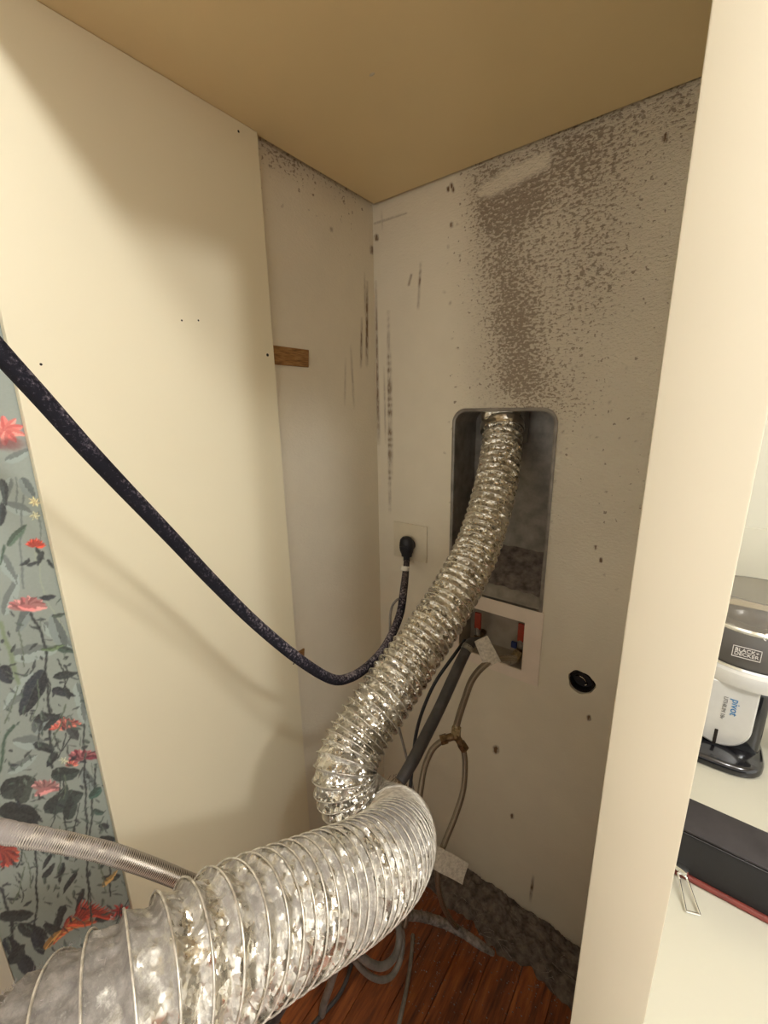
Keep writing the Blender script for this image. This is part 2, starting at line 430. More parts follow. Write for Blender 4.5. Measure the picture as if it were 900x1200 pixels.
# ring patch around the round pipe hole
base_n = len(V); Vl = V.tolist(); q = HR+.006
nr = 48
for k in range(nr):
    a = 2*math.pi*k/nr; c_, s_ = math.cos(a), math.sin(a); m_ = max(abs(c_), abs(s_))
    Vl.append((HX+q*c_/m_, WY, HZ+q*s_/m_))
for k in range(nr):
    a = 2*math.pi*k/nr; j = 1+.05*math.sin(a*3+1)+.03*math.sin(a*7)
    Vl.append((HX+HR*j*math.cos(a), WY, HZ+HR*j*math.sin(a)))
for k in range(nr):
    a = 2*math.pi*k/nr; j = 1+.05*math.sin(a*3+1)+.03*math.sin(a*7)
    Vl.append((HX+HR*j*math.cos(a)*.97, WY+.014, HZ+HR*j*math.sin(a)*.97))
for k in range(nr):
    k2 = (k+1) % nr
    F.append([base_n+k, base_n+k2, base_n+nr+k2, base_n+nr+k]); F.append([base_n+nr+k, base_n+nr+k2, base_n+2*nr+k2, base_n+2*nr+k])
wall_back = struct(mesh_obj('wall_back', Vl, F, 'wall_paint'))
P = np.array(Vl); px, py = proj(P)
g = np.zeros(len(P))
def addg(*a, amp=1.0, p=2):
    global g
    g = np.maximum(g, 0)+amp*blob(px, py, *a, p=p)
addg(592, 228, 50, 46, 0, amp=.42, p=4)
addg(572, 240, 26, 60, -8, amp=.30)
addg(545, 300, 26, 60, 0, amp=.22)
addg(590, 310, 42, 80, -12, amp=.42)
addg(606, 400, 34, 75, -8, amp=.42)
addg(605, 455, 46, 30, 0, amp=.30)
addg(650, 340, 90, 170, 10, amp=.36, p=4)
addg(690, 260, 90, 120, 10, amp=.20, p=4)
addg(700, 180, 100, 70, -20, amp=.30)
addg(650, 185, 60, 34, -20, amp=.3)
addg(770, 140, 70, 40, -20, amp=.30)
addg(800, 120, 30, 60, 0, amp=.3)
addg(560, 420, 60, 60, 0, amp=.20)
addg(660, 480, 50, 50, 0, amp=.22)
addg(730, 400, 90, 260, 5, amp=.18, p=4)
addg(520, 500, 60, 90, 0, amp=.08)
g += .22*np.clip(1-np.abs((P[:, 2]-(SZ-.0))/.045), 0, 1)*(px > 535)
g *= np.clip((px-505)/45, 0, 1)
g = np.clip(g, 0, .98)
set_attr(wall_back, 'grime', g)
peel = np.clip((px-520)/45, 0, 1)*np.clip((720-py)/120, .12, 1)
peel = np.maximum(peel, .12)
set_attr(wall_back, 'peel', peel)
sc = np.maximum.reduce([line_mask(px, py, 572, 222, 634, 190, 9), line_mask(px, py, 590, 206, 640, 184, 6), line_mask(px, py, 563, 227, 590, 214, 4)])
set_attr(wall_back, 'scrape', np.clip(sc*1.2, 0, .95))
st = np.zeros(len(P)); rs = np.random.RandomState(8)
ripple = .55+.45*np.sin(P[:, 2]*210+3*np.sin(P[:, 2]*57))
def addst(x0, y0, x1, y1, w, amp, rip=False):
    global st
    l = line_mask(px, py, x0, y0, x1, y1, w*1.1)*amp*1.75
    if y1-y0 > 20:
        tt_ = np.clip((py-y0)/(y1-y0), 0, 1); l = l*(.25+.75*np.clip(np.minimum(tt_*3, (1-tt_)*4), 0, 1))
    if rip: l = l*(.35+.65*ripple)
    st = np.maximum(st, l)
addst(455, 365, 457, 600, 1.6, .55, True); addst(456, 405, 458, 560, 2.4, .5, True)
addst(440.5, 330, 443.5, 520, 1.2, .55); addst(442, 440, 444, 520, 1.8, .35)
addst(450, 430, 452, 520, 1.0, .25); addst(493, 308, 490, 362, 1.3, .6, True); addst(482, 322, 479, 334, 1.2, .4)
addst(439, 262, 476, 250, 1.0, .3); addst(447, 246, 448, 270, .9, .15)
for (x_, y_, w_) in ((441, 277, 2.2), (525, 220, 1.4), (529, 216, 1.6), (531, 221, 1.3), (529, 262, 1.5), (779, 162, 2.4), (780, 157, 1.5), (698, 640, 1.2), (704, 655, 1.4), (581, 877, 3), (600, 955, 1.5), (690, 840, 1.8), (623, 1040, 1.3)):
    addst(x_, y_, x_+.3, y_+3, w_, .8)
for k in range(100):
    x_ = rs.uniform(520, 790); y_ = rs.uniform(200, 640); addst(x_, y_, x_+rs.uniform(-2, 2), y_+rs.uniform(-1, 2), rs.uniform(.6, 1.4), rs.uniform(.15, .4))
set_attr(wall_back, 'streak', st)

struct(box('wall_dark_backing', (WX-.04, WY+.135, 0), (GX0-.001, WY+.2, 2.55), 'dark_hole'))  # slab added behind the wall gaps; its dark colour stands in for unlit cavity
# ------------------------------------------------------------------ left wall
ys = np.concatenate([[-.55, -.3, 0, .2, .4, .55], np.arange(.58, WY-.001, .0035), [WY]])
zs = np.concatenate([[0, .2, .4, .6], np.arange(.7, SZ+.02, .005), [2.62]])
YY, ZZ = np.meshgrid(ys, zs, indexing='ij'); V = np.stack([np.full_like(YY, WX), YY, ZZ], -1).reshape(-1, 3); nz = len(zs)
F = [(i*nz+j, (i+1)*nz+j, (i+1)*nz+j+1, i*nz+j+1) for i in range(len(ys)-1) for j in range(nz-1)]
wall_left = struct(mesh_obj('wall_left', V, F, 'wall_paint'))
vis = V[:, 1] > .05
px, py = proj(np.where(vis[:, None], V, [WX, .6, 1.5]))
g = .42*np.clip(1-(SZ-.01-V[:, 2])/.05, 0, 1)+.10*np.clip(1-(SZ-V[:, 2])/.2, 0, 1)+.25*blob(px, py, 330, 190, 30, 16, 30)
g = g*np.clip((WY-V[:, 1])/.1, 0, 1)
set_attr(wall_left, 'grime', np.where(vis, g, 0)); set_attr(wall_left, 'peel', np.full(len(V), .1)); set_attr(wall_left, 'scrape', np.zeros(len(V)))
st = np.zeros(len(V))
addst(430, 330, 430, 428, 1.4, .6); addst(424, 372, 423, 430, 1.1, .5); addst(411, 405, 415, 478, 1.0, .28); addst(405, 420, 404, 475, .9, .22); addst(427, 320, 428, 370, .8, .3)
addst(435.6, 290, 436, 296, 2, .5); addst(388, 268, 389, 270, 1.5, .35)
set_attr(wall_left, 'streak', np.where(vis, st, 0))

# wallpaper with a printed garden pattern, painted point by point onto its own fine grid
W_Y0, W_Y1, W_Z0, W_Z1 = .0008, .1845, .36, 1.82
stp = .00125
ys = np.arange(W_Y0, W_Y1, stp); zs = np.arange(W_Z0, W_Z1, stp)
YY, ZZ = np.meshgrid(ys, zs, indexing='ij'); Vw = np.stack([np.full_like(YY, WX+.0012), YY, ZZ], -1).reshape(-1, 3); nz = len(zs)
a0 = (np.arange(len(ys)-1)[:, None]*nz+np.arange(nz-1)[None, :]).ravel()
wallpaper = mesh_obj('wallpaper', Vw, np.stack([a0, a0+nz, a0+nz+1, a0+1], -1).tolist(), 'wallpaper_print', wall_left)
Vq = Vw.copy(); Vq[:, 1] = np.maximum(Vq[:, 1], .0005); px, py = proj(Vq)
px = np.clip(px, -900, 900); py = np.clip(py, -600, 2000)
px0, py0 = px.copy(), py.copy()
px = px0+.8*np.sin(py0*.16+np.sin(px0*.13)*2)+.35*np.sin(px0*.9+py0*.77); py = py0+.9*np.sin(px0*.19+np.sin(py0*.12)*2)+.35*np.sin(py0*1.1-px0*.6)
C = np.zeros((len(Vw), 3))+np.array(srgb(142, 150, 140)[:3])
C *= (1+.05*np.sin(px*.02+py*.013))[:, None]
def paint(mask, c, k=1.0):
    global C
    mk = np.clip(mask, 0, 1)[:, None]*k; C = C*(1-mk)+np.array(srgb(*c)[:3])*mk
def stroke(pts, w, c, k=1.0):
    m_ = np.zeros(len(C))
    cc = catmull([(x, y) for x, y in pts], 6)
    for i in range(len(cc)-1): m_ = np.maximum(m_, line_mask(px, py, *cc[i], *(cc[i+1]+1e-4), w))
    paint(m_, c, k)
def leaf(x, y, L, w, ang, c, k=1.0, vein=None):
    a = R(ang); dx = px-x; dy = py-y
    u = (dx*math.cos(a)+dy*math.sin(a))/L; v_ = -dx*math.sin(a)+dy*math.cos(a)
    half = w*np.sqrt(np.clip(u, 0, 1))*(1-np.clip(u, 0, 1))**.7*1.28
    mk = np.clip((half-np.abs(v_))/1.2+.2, 0, 1)*((u > 0) & (u < 1))
    paint(mk*(v_ > 0), tuple(min(255, q*1.18+6) for q in c), k); paint(mk*(v_ <= 0), tuple(q*.86 for q in c), k)
    if vein: paint(mk*np.clip(1-np.abs(v_)/1.0, 0, 1), vein, .6)
def flower(x, y, r_, n, c1, c2, squash=.6, ang0=0, spread=360):
    for i in range(n):
        a = ang0+spread*i/max(1, n-1 if spread < 360 else n)
        ex = math.cos(R(a)); ey = math.sin(R(a))*squash
        L = r_*math.hypot(ex, ey); leaf(x, y, L, r_*.36, math.degrees(math.atan2(ey, ex)), c1 if i % 2 else c2)
grey_l = (124, 134, 128); grey_d = (104, 114, 110); dk = (30, 38, 38); dk2 = (24, 32, 40); grn = (58, 84, 66)
# ghost leaves
for a in ((5, 540, 40, 12, -20, grey_l), (25, 560, 30, 14, 60, grey_d), (5, 590, 34, 13, 20, grey_l), (12, 560, 36, 12, 110, grey_l), (20, 740, 48, 13, -60, grey_d), (50, 730, 44, 14, 40, grey_l), (10, 770, 60, 18, -10, grey_l), (60, 720, 50, 16, 70, grey_d),
          (5, 720, 50, 14, -70, grey_l), (15, 870, 40, 15, 0, grey_l), (40, 860, 30, 14, -60, grey_d), (10, 905, 40, 12, -30, grey_l), (90, 800, 50, 12, 80, grey_l), (95, 900, 40, 12, 60, grey_d), (0, 650, 40, 12, 60, grey_l), (40, 790, 55, 16, 130, grey_l)):
    leaf(*a)
for p_, w_ in (([(27, 580), (24, 640), (28, 690)], 1.3), ([(19, 560), (20, 600)], 1), ([(58, 610), (62, 640), (78, 700), (84, 745)], 1.2), ([(46, 600), (48, 640)], 1)):
    stroke(p_, w_, grey_d)
# dark stems and leaves
for p_, w_, c in (([(36, 718), (52, 752), (54, 790), (58, 835), (60, 890), (62, 900)], 1.8, dk), ([(98, 850), (99, 900), (101, 950), (102, 1000), (104, 1060)], 1.4, dk), ([(113, 895), (109, 935), (105, 985)], 1.2, dk),
                  ([(75, 905), (76, 955), (78, 980)], 1.2, dk), ([(42, 660), (43, 640), (50, 690), (62, 715), (80, 745)], 1.0, (150, 158, 140)), ([(0, 660), (5, 640)], 1.5, grn), ([(0, 730), (10, 760), (22, 800)], 3.0, (120, 136, 104)),
                  ([(0, 1040), (12, 1075), (16, 1110)], 2.0, dk), ([(42, 990), (43, 1060), (40, 1090)], 1.3, dk), ([(0, 905), (5, 870), (16, 850)], 2, grn), ([(64, 860), (72, 880), (84, 860)], 1.0, dk), ([(128, 1010), (130, 1050)], 1.2, dk)):
    stroke(p_, w_, c)
for a in ((52, 785, 60, 20, 118, dk2, 1, (70, 84, 80)), (0, 780, 24, 18, 60, dk2), (2, 560, 34, 9, 80, (48, 56, 56)), (8, 640, 36, 8, -48, (72, 92, 74)), (4, 590, 26, 10, 100, (38, 46, 48)), (42, 640, 18, 5, 60, dk), (50, 645, 20, 6, 110, dk), (36, 655, 16, 5, 150, dk), (30, 662, 16, 4, -10, dk), (55, 655, 14, 5, 50, dk),
          (45, 700, 22, 6, 0, dk2), (60, 722, 20, 5, -10, (54, 66, 56)), (66, 760, 26, 7, 10, (44, 62, 52)), (48, 762, 30, 5, -10, (84, 104, 70)), (62, 795, 30, 8, -15, dk), (60, 808, 30, 9, 15, dk2), (78, 805, 16, 8, 80, dk), (40, 845, 26, 9, -20, dk), (50, 855, 30, 8, -40, dk), (60, 838, 40, 7, 20, dk), (78, 845, 26, 12, 60, (50, 54, 54)),
          (62, 880, 26, 10, 200, dk), (66, 880, 22, 9, 120, dk), (60, 910, 34, 16, -10, (38, 50, 46)), (52, 950, 50, 20, -25, (44, 56, 52)), (60, 955, 40, 16, -60, (40, 52, 48)), (80, 960, 30, 14, -80, (40, 52, 48)), (0, 930, 46, 24, -20, (40, 48, 44)), (20, 940, 30, 18, -60, (46, 54, 48)), (0, 950, 50, 24, 10, dk), (10, 975, 30, 14, -10, dk), (30, 980, 30, 12, -60, dk),
          (105, 935, 18, 10, -40, (46, 78, 66)), (108, 950, 16, 7, 10, (46, 70, 60)), (115, 968, 14, 8, 0, dk), (116, 985, 20, 8, -10, dk), (110, 990, 18, 5, 140, dk), (120, 1030, 22, 8, -10, dk), (60, 1000, 22, 6, 120, dk), (74, 1010, 26, 6, 100, dk), (50, 1030, 24, 7, -50, dk), (90, 1020, 34, 6, 120, dk), (98, 1040, 30, 6, 110, dk), (76, 1060, 30, 9, 110, dk), (66, 1075, 22, 8, 90, dk), (110, 1080, 26, 9, -20, dk),
          (0, 1075, 40, 14, -5, dk), (20, 1085, 40, 16, 20, dk), (6, 1100, 40, 18, 50, dk2), (40, 1090, 30, 16, 70, dk2), (24, 1120, 30, 18, 60, dk2), (50, 1085, 30, 12, 20, dk), (10, 1130, 30, 14, -50, dk)):
    leaf(*a)
# blossoms
flower(6, 505, 24, 9, (240, 104, 96), (250, 130, 118), .75, 150, 300); paint(blob(px, py, 6, 520, 24, 8, 0, 4), (120, 30, 34), .8)
flower(42, 640, 13, 9, (190, 42, 26), (214, 66, 36), .7, 190, 160)
flower(33, 712, 24, 9, (160, 84, 84), (196, 130, 124), .55, 180, 180); leaf(22, 710, 22, 7, 10, (206, 120, 116))
flower(80, 850, 16, 9, (130, 38, 42), (196, 108, 92), .6, 150, 200); flower(66, 855, 9, 6, (236, 120, 96), (200, 70, 60), .8, 180, 180)
flower(98, 888, 18, 10, (110, 34, 50), (190, 110, 112), .6, 170, 190); flower(84, 896, 9, 6, (220, 120, 100), (180, 60, 60), .8, 180, 180)
flower(54, 925, 18, 8, (146, 92, 90), (184, 132, 126), .7, 200, 150); leaf(40, 932, 26, 8, -20, (200, 130, 126))
flower(40, 588, 8, 7, (226, 204, 150), (206, 190, 140), .8); flower(42, 605, 7, 6, (196, 190, 146), (176, 176, 140), .8)
flower(74, 892, 6, 6, (206, 204, 176), (186, 190, 150), .8)
flower(0, 1000, 24, 10, (150, 44, 36), (196, 84, 60), .8, -80, 160)
for i in range(14):
    leaf(62+i*1.3, 1108-i*1.8, 44-i*.7, 5, -58+i*4, [(176, 44, 28), (206, 84, 46), (196, 150, 78)][i % 3])
    leaf(84+i*1.5, 1085-i, 34, 4.5, -70+i*6, [(150, 34, 26), (190, 64, 40)][i % 2])
flower(142, 1068, 13, 8, (190, 44, 38), (150, 34, 34), .8); leaf(52, 1112, 30, 8, -50, (186, 136, 66)); leaf(120, 1040, 26, 6, -50, (190, 150, 84))
for k in range(420):  # filler print; the denser dark leaves low down also stand in for shade
    y_ = 700+420*rs.rand()**.7; x_ = rs.uniform(0, 1)*(20+(y_-361)*.2215); leaf(x_, y_, rs.uniform(5, 15), rs.uniform(1.5, 4), rs.uniform(0, 360), [dk, (60, 74, 66), dk2, (84, 96, 86)][k % 4], .9)
for k in range(24):
    y_ = rs.uniform(760, 1120); x_ = rs.uniform(0, 1)*(20+(y_-361)*.2215); a_ = rs.uniform(-110, -70); L_ = rs.uniform(20, 60)
    stroke([(x_, y_), (x_+L_*.5*math.cos(R(a_))+3, y_+L_*.5*math.sin(R(a_))), (x_+L_*math.cos(R(a_)), y_+L_*math.sin(R(a_)))], .8, dk if k % 2 else (90, 104, 84))
px, py = px0, py0
ca = wallpaper.data.color_attributes.new('print', 'FLOAT_COLOR', 'POINT'); ca.data.foreach_set('color', np.c_[C, np.ones(len(C))].astype(np.float32).ravel())
box('door_casing', (WX, -.10, 0), (WX+.012, .0005, 2.3), 'room_paint', wall_left, .002)

# ------------------------------------------------------------------ floor: slab and oak strips
floor = struct(box('floor', (-1.6, -4.3, -.05), (4.8, WY+.0, -.012), 'floor_wood'))
pw = .083
pl_me = {}
for Ln in (.60, .45, .36):
    b_ = box_bm((0, 0, -.0115), (pw-.0012, Ln-.0012, 0), .0008, 1); me = bpy.data.meshes.new('plank'); b_.to_mesh(me); b_.free(); me.materials.append(MATS['floor_wood']); pl_me[Ln] = me
for i in range(10):
    y_ = WY-.005; k = i
    while y_ > -.1:
        Ln = (.60, .36, .45)[(k*2+i) % 3]; k += 1
        o = bpy.data.objects.new('plank', pl_me[Ln]); col.objects.link(o); o.parent = floor
        o.location = (WX+.003+i*pw, y_-Ln, 0); y_ -= Ln

# ------------------------------------------------------------------ side panel with screw holes
panel = box('side_panel', (PX-.0155, PF, .0), (PX, PB, SZ-.0005), 'cream_laminate', None, .0006, 1)
tag(panel, 'tall cream laminate side panel with tiny screw holes, left of the closet', 'panel')
for (hx, hy, hr) in ((313.5, 416, .0032), (279.5, 154, .0022), (213, 375.5, .0016), (232.5, 375.5, .0016), (48, 427, .0018), (344, 778, .0022)):
    p = atx(hx, hy, PX); cyl('screw_hole', p+Vector((-.0003, 0, 0)), p+Vector((.00025, 0, 0)), hr, 'dark_hole', panel, n=16)
# wooden shims between panel and wall
def shim(z0, z1, y1, label):
    bm = box_bm((WX+.0002, PB-.06, z0), (WX+.0048, y1, z1), .0009, 2)
    for v in bm.verts:
        if v.co.y > y1-.01: v.co.y += .002*math.sin(v.co.z*400); 
    return tag(bm_obj('wood_shim', bm, 'shim_wood', None, True), label, 'shim')
shim(H+.0985, H+.1385, .735, 'short brown wooden shim sticking out from behind the side panel, at eye height')
shim(H-.655, H-.628, .658, 'small dark wooden shim barely showing at the panel edge above the black cord bend')

# ------------------------------------------------------------------ upper cabinet
cab = empty('upper_cabinet', (-.4, .58, SZ))
box('bottom_panel', (WX+.012, PF, SZ), (GX0-.0005, WY-.010, SZ+.018), 'cabinet_cream', cab, .0008, 1)
box('carcass', (WX+.013, PF+.02, SZ+.0185), (GX0-.0005, WY-.012, CEIL-.01), 'cabinet_cream', cab)
dw = (GX0-WX-.016)/2
for k in range(2):
    d_ = box('door', (WX+.013+k*(dw+.001), PF, SZ+.0185), (WX+.012+k*(dw+.001)+dw, PF+.0195, CEIL-.01), 'cream_laminate', cab, .002)
    hx_ = WX+.012+dw+(-.03 if k == 0 else .03)
    hd = cyl('handle', (hx_, PF-.02, SZ+.06), (hx_, PF-.02, SZ+.18), .005, 'chrome', d_)
settle(cab); tag(cab, 'cream upper cabinet whose plain underside roofs the closet', 'cabinet')
p = atz(436, 87, SZ); 
bm = bmesh.new(); bmesh.ops.create_uvsphere(bm, u_segments=10, v_segments=6, radius=.0035)
for v in bm.verts: v.co = Vector((v.co.x*1.6, v.co.y*.8, v.co.z*.25))+p+Vector((0, 0, -.0003))
o = bm_obj('paint_chip', bm, 'white_band', cab, True); settle(cab)

# ------------------------------------------------------------------ partition, counter, kitchen beyond
part = struct(box('wall_right', (GX0, .30, 0), (GX1, 1.145, CEIL), 'door_paint', None, .0012, 2))
KW = 1.146
counter = empty('counter', (.9, .7, 0))
box('worktop', (GX1+.0005, .20, CT-.03), (1.9, KW-.0005, CT), 'counter_top', counter, .004)
box('cabinet_body', (GX1+.0005, .24, .1), (1.89, KW-.002, CT-.0305), 'cream_laminate', counter)
box('toe_kick', (GX1+.003, .29, 0), (1.89, KW-.004, .0995), 'black_plastic', counter)
settle(counter); tag(counter, 'pale cream kitchen worktop to the right of the partition', 'counter')
kz = aty(885, 618.5, KW).z
struct(box('wall_kitchen', (GX1+.001, KW, 0), (2.8, KW+.08, CEIL), 'counter_top'))
struct(box('trim_1', (GX1+.001, KW-.006, CT+.0005), (2.79, KW-.0003, kz), 'counter_top', None, .0015))

# ------------------------------------------------------------------ rest of the room (behind the camera)
struct(box('ceiling', (-1.6, -2.3, CEIL), (2.8, 1.25, CEIL+.05), 'room_paint'))
struct(box('wall_entry', (-1.6, -2.3, 0), (-1.52, -.55, CEIL), 'room_paint'))
struct(box('wall_return', (-1.52, -.62, 0), (WX, -.55, CEIL), 'room_paint'))
for i, (x, y, z, p_, r_) in enumerate(LAMPS):
    e = empty('ceiling_light', (x, y, CEIL))
    bm = cyl_bm((x, y, CEIL-.012), (x, y, CEIL-.0002), .075, .08, 40); bm_obj('trim_ring', bm, 'lamp_trim', e, True)
    cyl('lens', (x, y, CEIL-.014), (x, y, CEIL-.0122), .055, 'lamp_glow', e, n=40); settle(e)
    tag(e, ['round recessed ceiling light just right of the closet', 'round recessed ceiling light at the far right of the kitchen'][i], 'light', 'ceiling lights')

# unseen dryer, inferred from the duct; added and sized to block and bounce light
sw = empty('unseen_dryer', (-.46, -.42, 0))
for nm, z0, z1 in (('dryer_body', .015, .95),):
    b_ = box(nm, (-.80, -.83, z0), (-.115, -.135, z1), 'enamel_white', sw, .012)
    box('back_plate', (-.77, -.1348, z0+.04), (-.145, -.132, z1-.05), 'galvanised', b_, .001, 1)
for fx_ in (-.75, -.165):
    for fy_ in (-.78, -.19): cyl('foot', (fx_, fy_, 0), (fx_, fy_, .0149), .02, 'black_rubber', sw)
settle(sw); tag(sw, 'white clothes dryer out of view in front of the closet, added to shape the light', 'appliance')

# ------------------------------------------------------------------ dryer vent recess
vb = empty('dryer_vent_box', ((RX0+RX1)/2, WY, RZ0))
DY = WY+.125
def rrect(x0, x1, z0, z1, rt, rb=0, n=8):
    pts = []
    for (cx_, cz_, r_, a0) in ((x1-rt, z1-rt, rt, 0), (x0+rt, z1-rt, rt, 90), (x0+rb, z0+rb, rb, 180), (x1-rb, z0+rb, rb, 270)):
        for k in range(n+1):
            a = R(a0+90*k/n); pts.append((cx_+r_*math.cos(a), cz_+r_*math.sin(a)))
    return pts
def loft(name, loops, mat, parent, smooth=True, close_last=False):
    n = len(loops[0]); V = [p for l in loops for p in l]; F = []
    for i in range(len(loops)-1):
        for k in range(n): F.append((i*n+k, i*n+(k+1) % n, (i+1)*n+(k+1) % n, (i+1)*n+k))
    if close_last: F.append(tuple((len(loops)-1)*n+k for k in range(n)))
    bm = bmesh.new(); vs_ = [bm.verts.new(v) for v in V]
    for f in F:
        try: bm.faces.new([vs_[i] for i in f])
        except Exception: pass
    bmesh.ops.remove_doubles(bm, verts=bm.verts, dist=1e-6)
    return bm_obj(name, bm, mat, parent, smooth)
def rl(y, d, wob=0):
    # left inner lip is slightly bent
    out = []
    for (x, z) in rrect(RX0+d, RX1-d, RZ0+(.0 if d < .001 else .0005), RZ1-d, .034-d*.8, .001):
        out.append((x, y, z))
    return out
loft('flange', [rl(WY+.001, -.0045), rl(WY-.003, -.0045), rl(WY-.0045, 0), rl(WY-.003, .0035), rl(WY+.004, .0045)], 'galvanised', vb)
inner = rrect(RX0+.004, RX1-.004, RZ0+.001, RZ1-.004, .032, .001)
loft('shell', [[(x, WY+.003, z) for x, z in inner], [(x, WY+.06, z) for x, z in inner], [(x, DY, z) for x, z in inner]], 'galvanised', vb, close_last=True)
# sloping floor of the recess, bare at the lip, lint behind
def slope_z(y): 
    t_ = (y-WY)/(DY-WY)
    return RZ0+.002+ (.03*t_/.18 if t_ < .18 else .03+(t_-.18)/.82*.082)
V = []; F = []; ny, nx_ = 14, 20
for i in range(ny+1):
    y = WY+.001+(DY-WY-.002)*i/ny
    for j in range(nx_+1):
        x = RX0+.005+(RX1-RX0-.01)*j/nx_; V.append((x, y, slope_z(y)))
for i in range(ny):
    for j in range(nx_): a = i*(nx_+1)+j; F.append((a, a+1, a+nx_+2, a+nx_+1))
mesh_obj('sloped_base', V, F, 'galvanised', vb, True)
V = []; F = []; ny, nx_ = 40, 70
for i in range(ny+1):
    for j in range(nx_+1):
        x = RX0+.0055+(RX1-RX0-.011)*j/nx_
        y0 = WY+.022+.006*noise.noise(Vector((x*30, 2, 0)))
        y = y0+(DY-.002-y0)*i/ny
        e = .0035*(noise.noise(Vector((x*60, y*60, 0)))+.8)+.0015*noise.noise(Vector((x*220, y*220, 3)))
        V.append((x, y, slope_z(y)+(.0004 if i == 0 else e)))
for i in range(ny):
    for j in range(nx_): a = i*(nx_+1)+j; F.append((a, a+1, a+nx_+2, a+nx_+1))
o = mesh_obj('lint_layer', V, F, 'lint_dark', vb, True)
# moulded lettering on the back plate, too faint to read
bm = bmesh.new()
for r_, (yy_, x0_, x1_) in enumerate(((501, 617, 642), (509, 615, 642), (514, 618, 641), (519, 617, 638))):
    a = aty(x0_, yy_, DY); b2 = aty(x1_, yy_, DY); x = a.x
    while x < b2.x:
        w_ = rs.uniform(.002, .0035); hh_ = rs.uniform(.003, .005)
        if rs.rand() > .18: box_bm((x, DY-.0008, a.z), (x+w_*.6, DY+.0005, a.z+hh_), 0, 1, bm)
        x += w_+.001
bm_obj('molded_lettering', bm, 'galvanised', vb)
# metal spout the duct is fixed to
tp = atd(589, 476, 1.075)
cyl('duct_collar', (tp.x+.018, tp.y+.012, RZ1-.085), (tp.x+.018, tp.y+.012, RZ1-.002), .0460, 'galvanised', vb, n=40)
settle(vb); tag(vb, 'grey metal recessed dryer vent box set in the back wall', 'vent box')

# ------------------------------------------------------------------ washer outlet box with valves
ob = empty('washer_outlet_box', ((VX0+VX1)/2, WY, VZ0))
bm = bmesh.new()
for (a, b2) in (((VX0, VZ0), (OX0, VZ1-.001)), ((OX1, VZ0), (VX1, VZ1-.001)), ((OX0, VZ0), (OX1, OZ0)), ((OX0, OZ1), (OX1, VZ1-.001))):
    box_bm((a[0], WY-.0035, a[1]), (b2[0], WY+.001, b2[1]), 0, 1, bm)
bmesh.ops.remove_doubles(bm, verts=bm.verts, dist=1e-6)
bm_obj('faceplate', bm, 'white_plate', ob)
oy = WY+.075
bm = bmesh.new()
for lo, hi in (((OX0-.003, oy, OZ0-.003), (OX1+.003, oy+.003, OZ1+.003)), ((OX0-.003, WY+.001, OZ0-.003), (OX0, oy, OZ1+.003)), ((OX1, WY+.001, OZ0-.003), (OX1+.003, oy, OZ1+.003)), ((OX0, WY+.001, OZ0-.003), (OX1, oy, OZ0)), ((OX0, WY+.001, OZ1), (OX1, oy, OZ1+.003))):
    box_bm(lo, hi, 0, 1, bm)
bm_obj('inner_box', bm, 'box_plastic', ob)
def valve(px_, lever_y0, lever_y1, blue):
    top = aty(px_, lever_y0, WY+.03); bot = aty(px_, lever_y1, WY+.03)
    c = Vector((bot.x, WY+.034, bot.z-.03))
    v_ = cyl('valve', (c.x, c.y+.038, c.z), (c.x, c.y-.012, c.z), .011, 'brass', ob, n=8)
    bm = cyl_bm((c.x, c.y, c.z), (c.x, c.y, bot.z+.004), .008, .007, 16); bm_obj('stem', bm, 'steel_dull', v_, True)
    lv = box('lever', (c.x-.0098, c.y-.006, bot.z), (c.x+.0098, c.y+.002, top.z), 'red_lever', v_, .0025)
    cyl('outlet_nut', (c.x, c.y-.012, c.z), (c.x-.004, c.y-.032, c.z-.012), .014, 'brass_nut', v_, n=6)
    if blue: box('blue_handle', (c.x-.026, c.y-.006, c.z+.004), (c.x-.010, c.y+.004, c.z+.022), 'blue_lever', v_, .002)
    return Vector((c.x-.004, c.y-.032, c.z-.012))
vL = valve(559.5, 718, 737, False); vR = valve(610, 731, 752, True)
settle(ob); tag(ob, 'white washer outlet box below the vent recess with red-levered valves', 'outlet box')

# ------------------------------------------------------------------ round pipe stub in the wall
pipe = empty('drain_pipe_stub', (HX, WY, HZ))
bm = bmesh.new()
loft('pipe_ring', [[(HX+r_*math.cos(2*math.pi*k/40), y_, HZ+r_*math.sin(2*math.pi*k/40)) for k in range(40)] for (r_, y_) in ((.0275, WY+.012), (.0275, WY+.003), (.024, WY+.003), (.0235, WY+.05))], 'black_plastic', pipe)
cyl('pipe_plug', (HX, WY+.022, HZ), (HX, WY+.05, HZ), .0236, 'black_rubber', pipe, n=32)
tube('twisted_tape', [(HX-.016, WY+.016, HZ+.004), (HX-.008, WY+.008, HZ+.012), (HX+.004, WY+.006, HZ+.009), (HX+.012, WY+.010, HZ-.004), (HX+.006, WY+.012, HZ-.012)], .0016, 'chrome', pipe, n=6, step=.002)
settle(pipe); tag(pipe, 'round hole in the lower back wall with a black pipe end inside', 'pipe')

# ------------------------------------------------------------------ power outlet and cord
a = aty(462, 611, WY); b2 = aty(500.6, 660, WY)
bm = box_bm((a.x, WY-.004, b2.z), (b2.x, WY-.0002, a.z+.002), .0015, 2)
outlet = tag(bm_obj('wall_outlet', bm, 'ivory_plate', None, True), 'square ivory outlet plate on the back wall behind the black plug', 'outlet')
cord = empty('power_cord', aty(474, 645, WY-.02))
pc = aty(476.5, 640, .975)
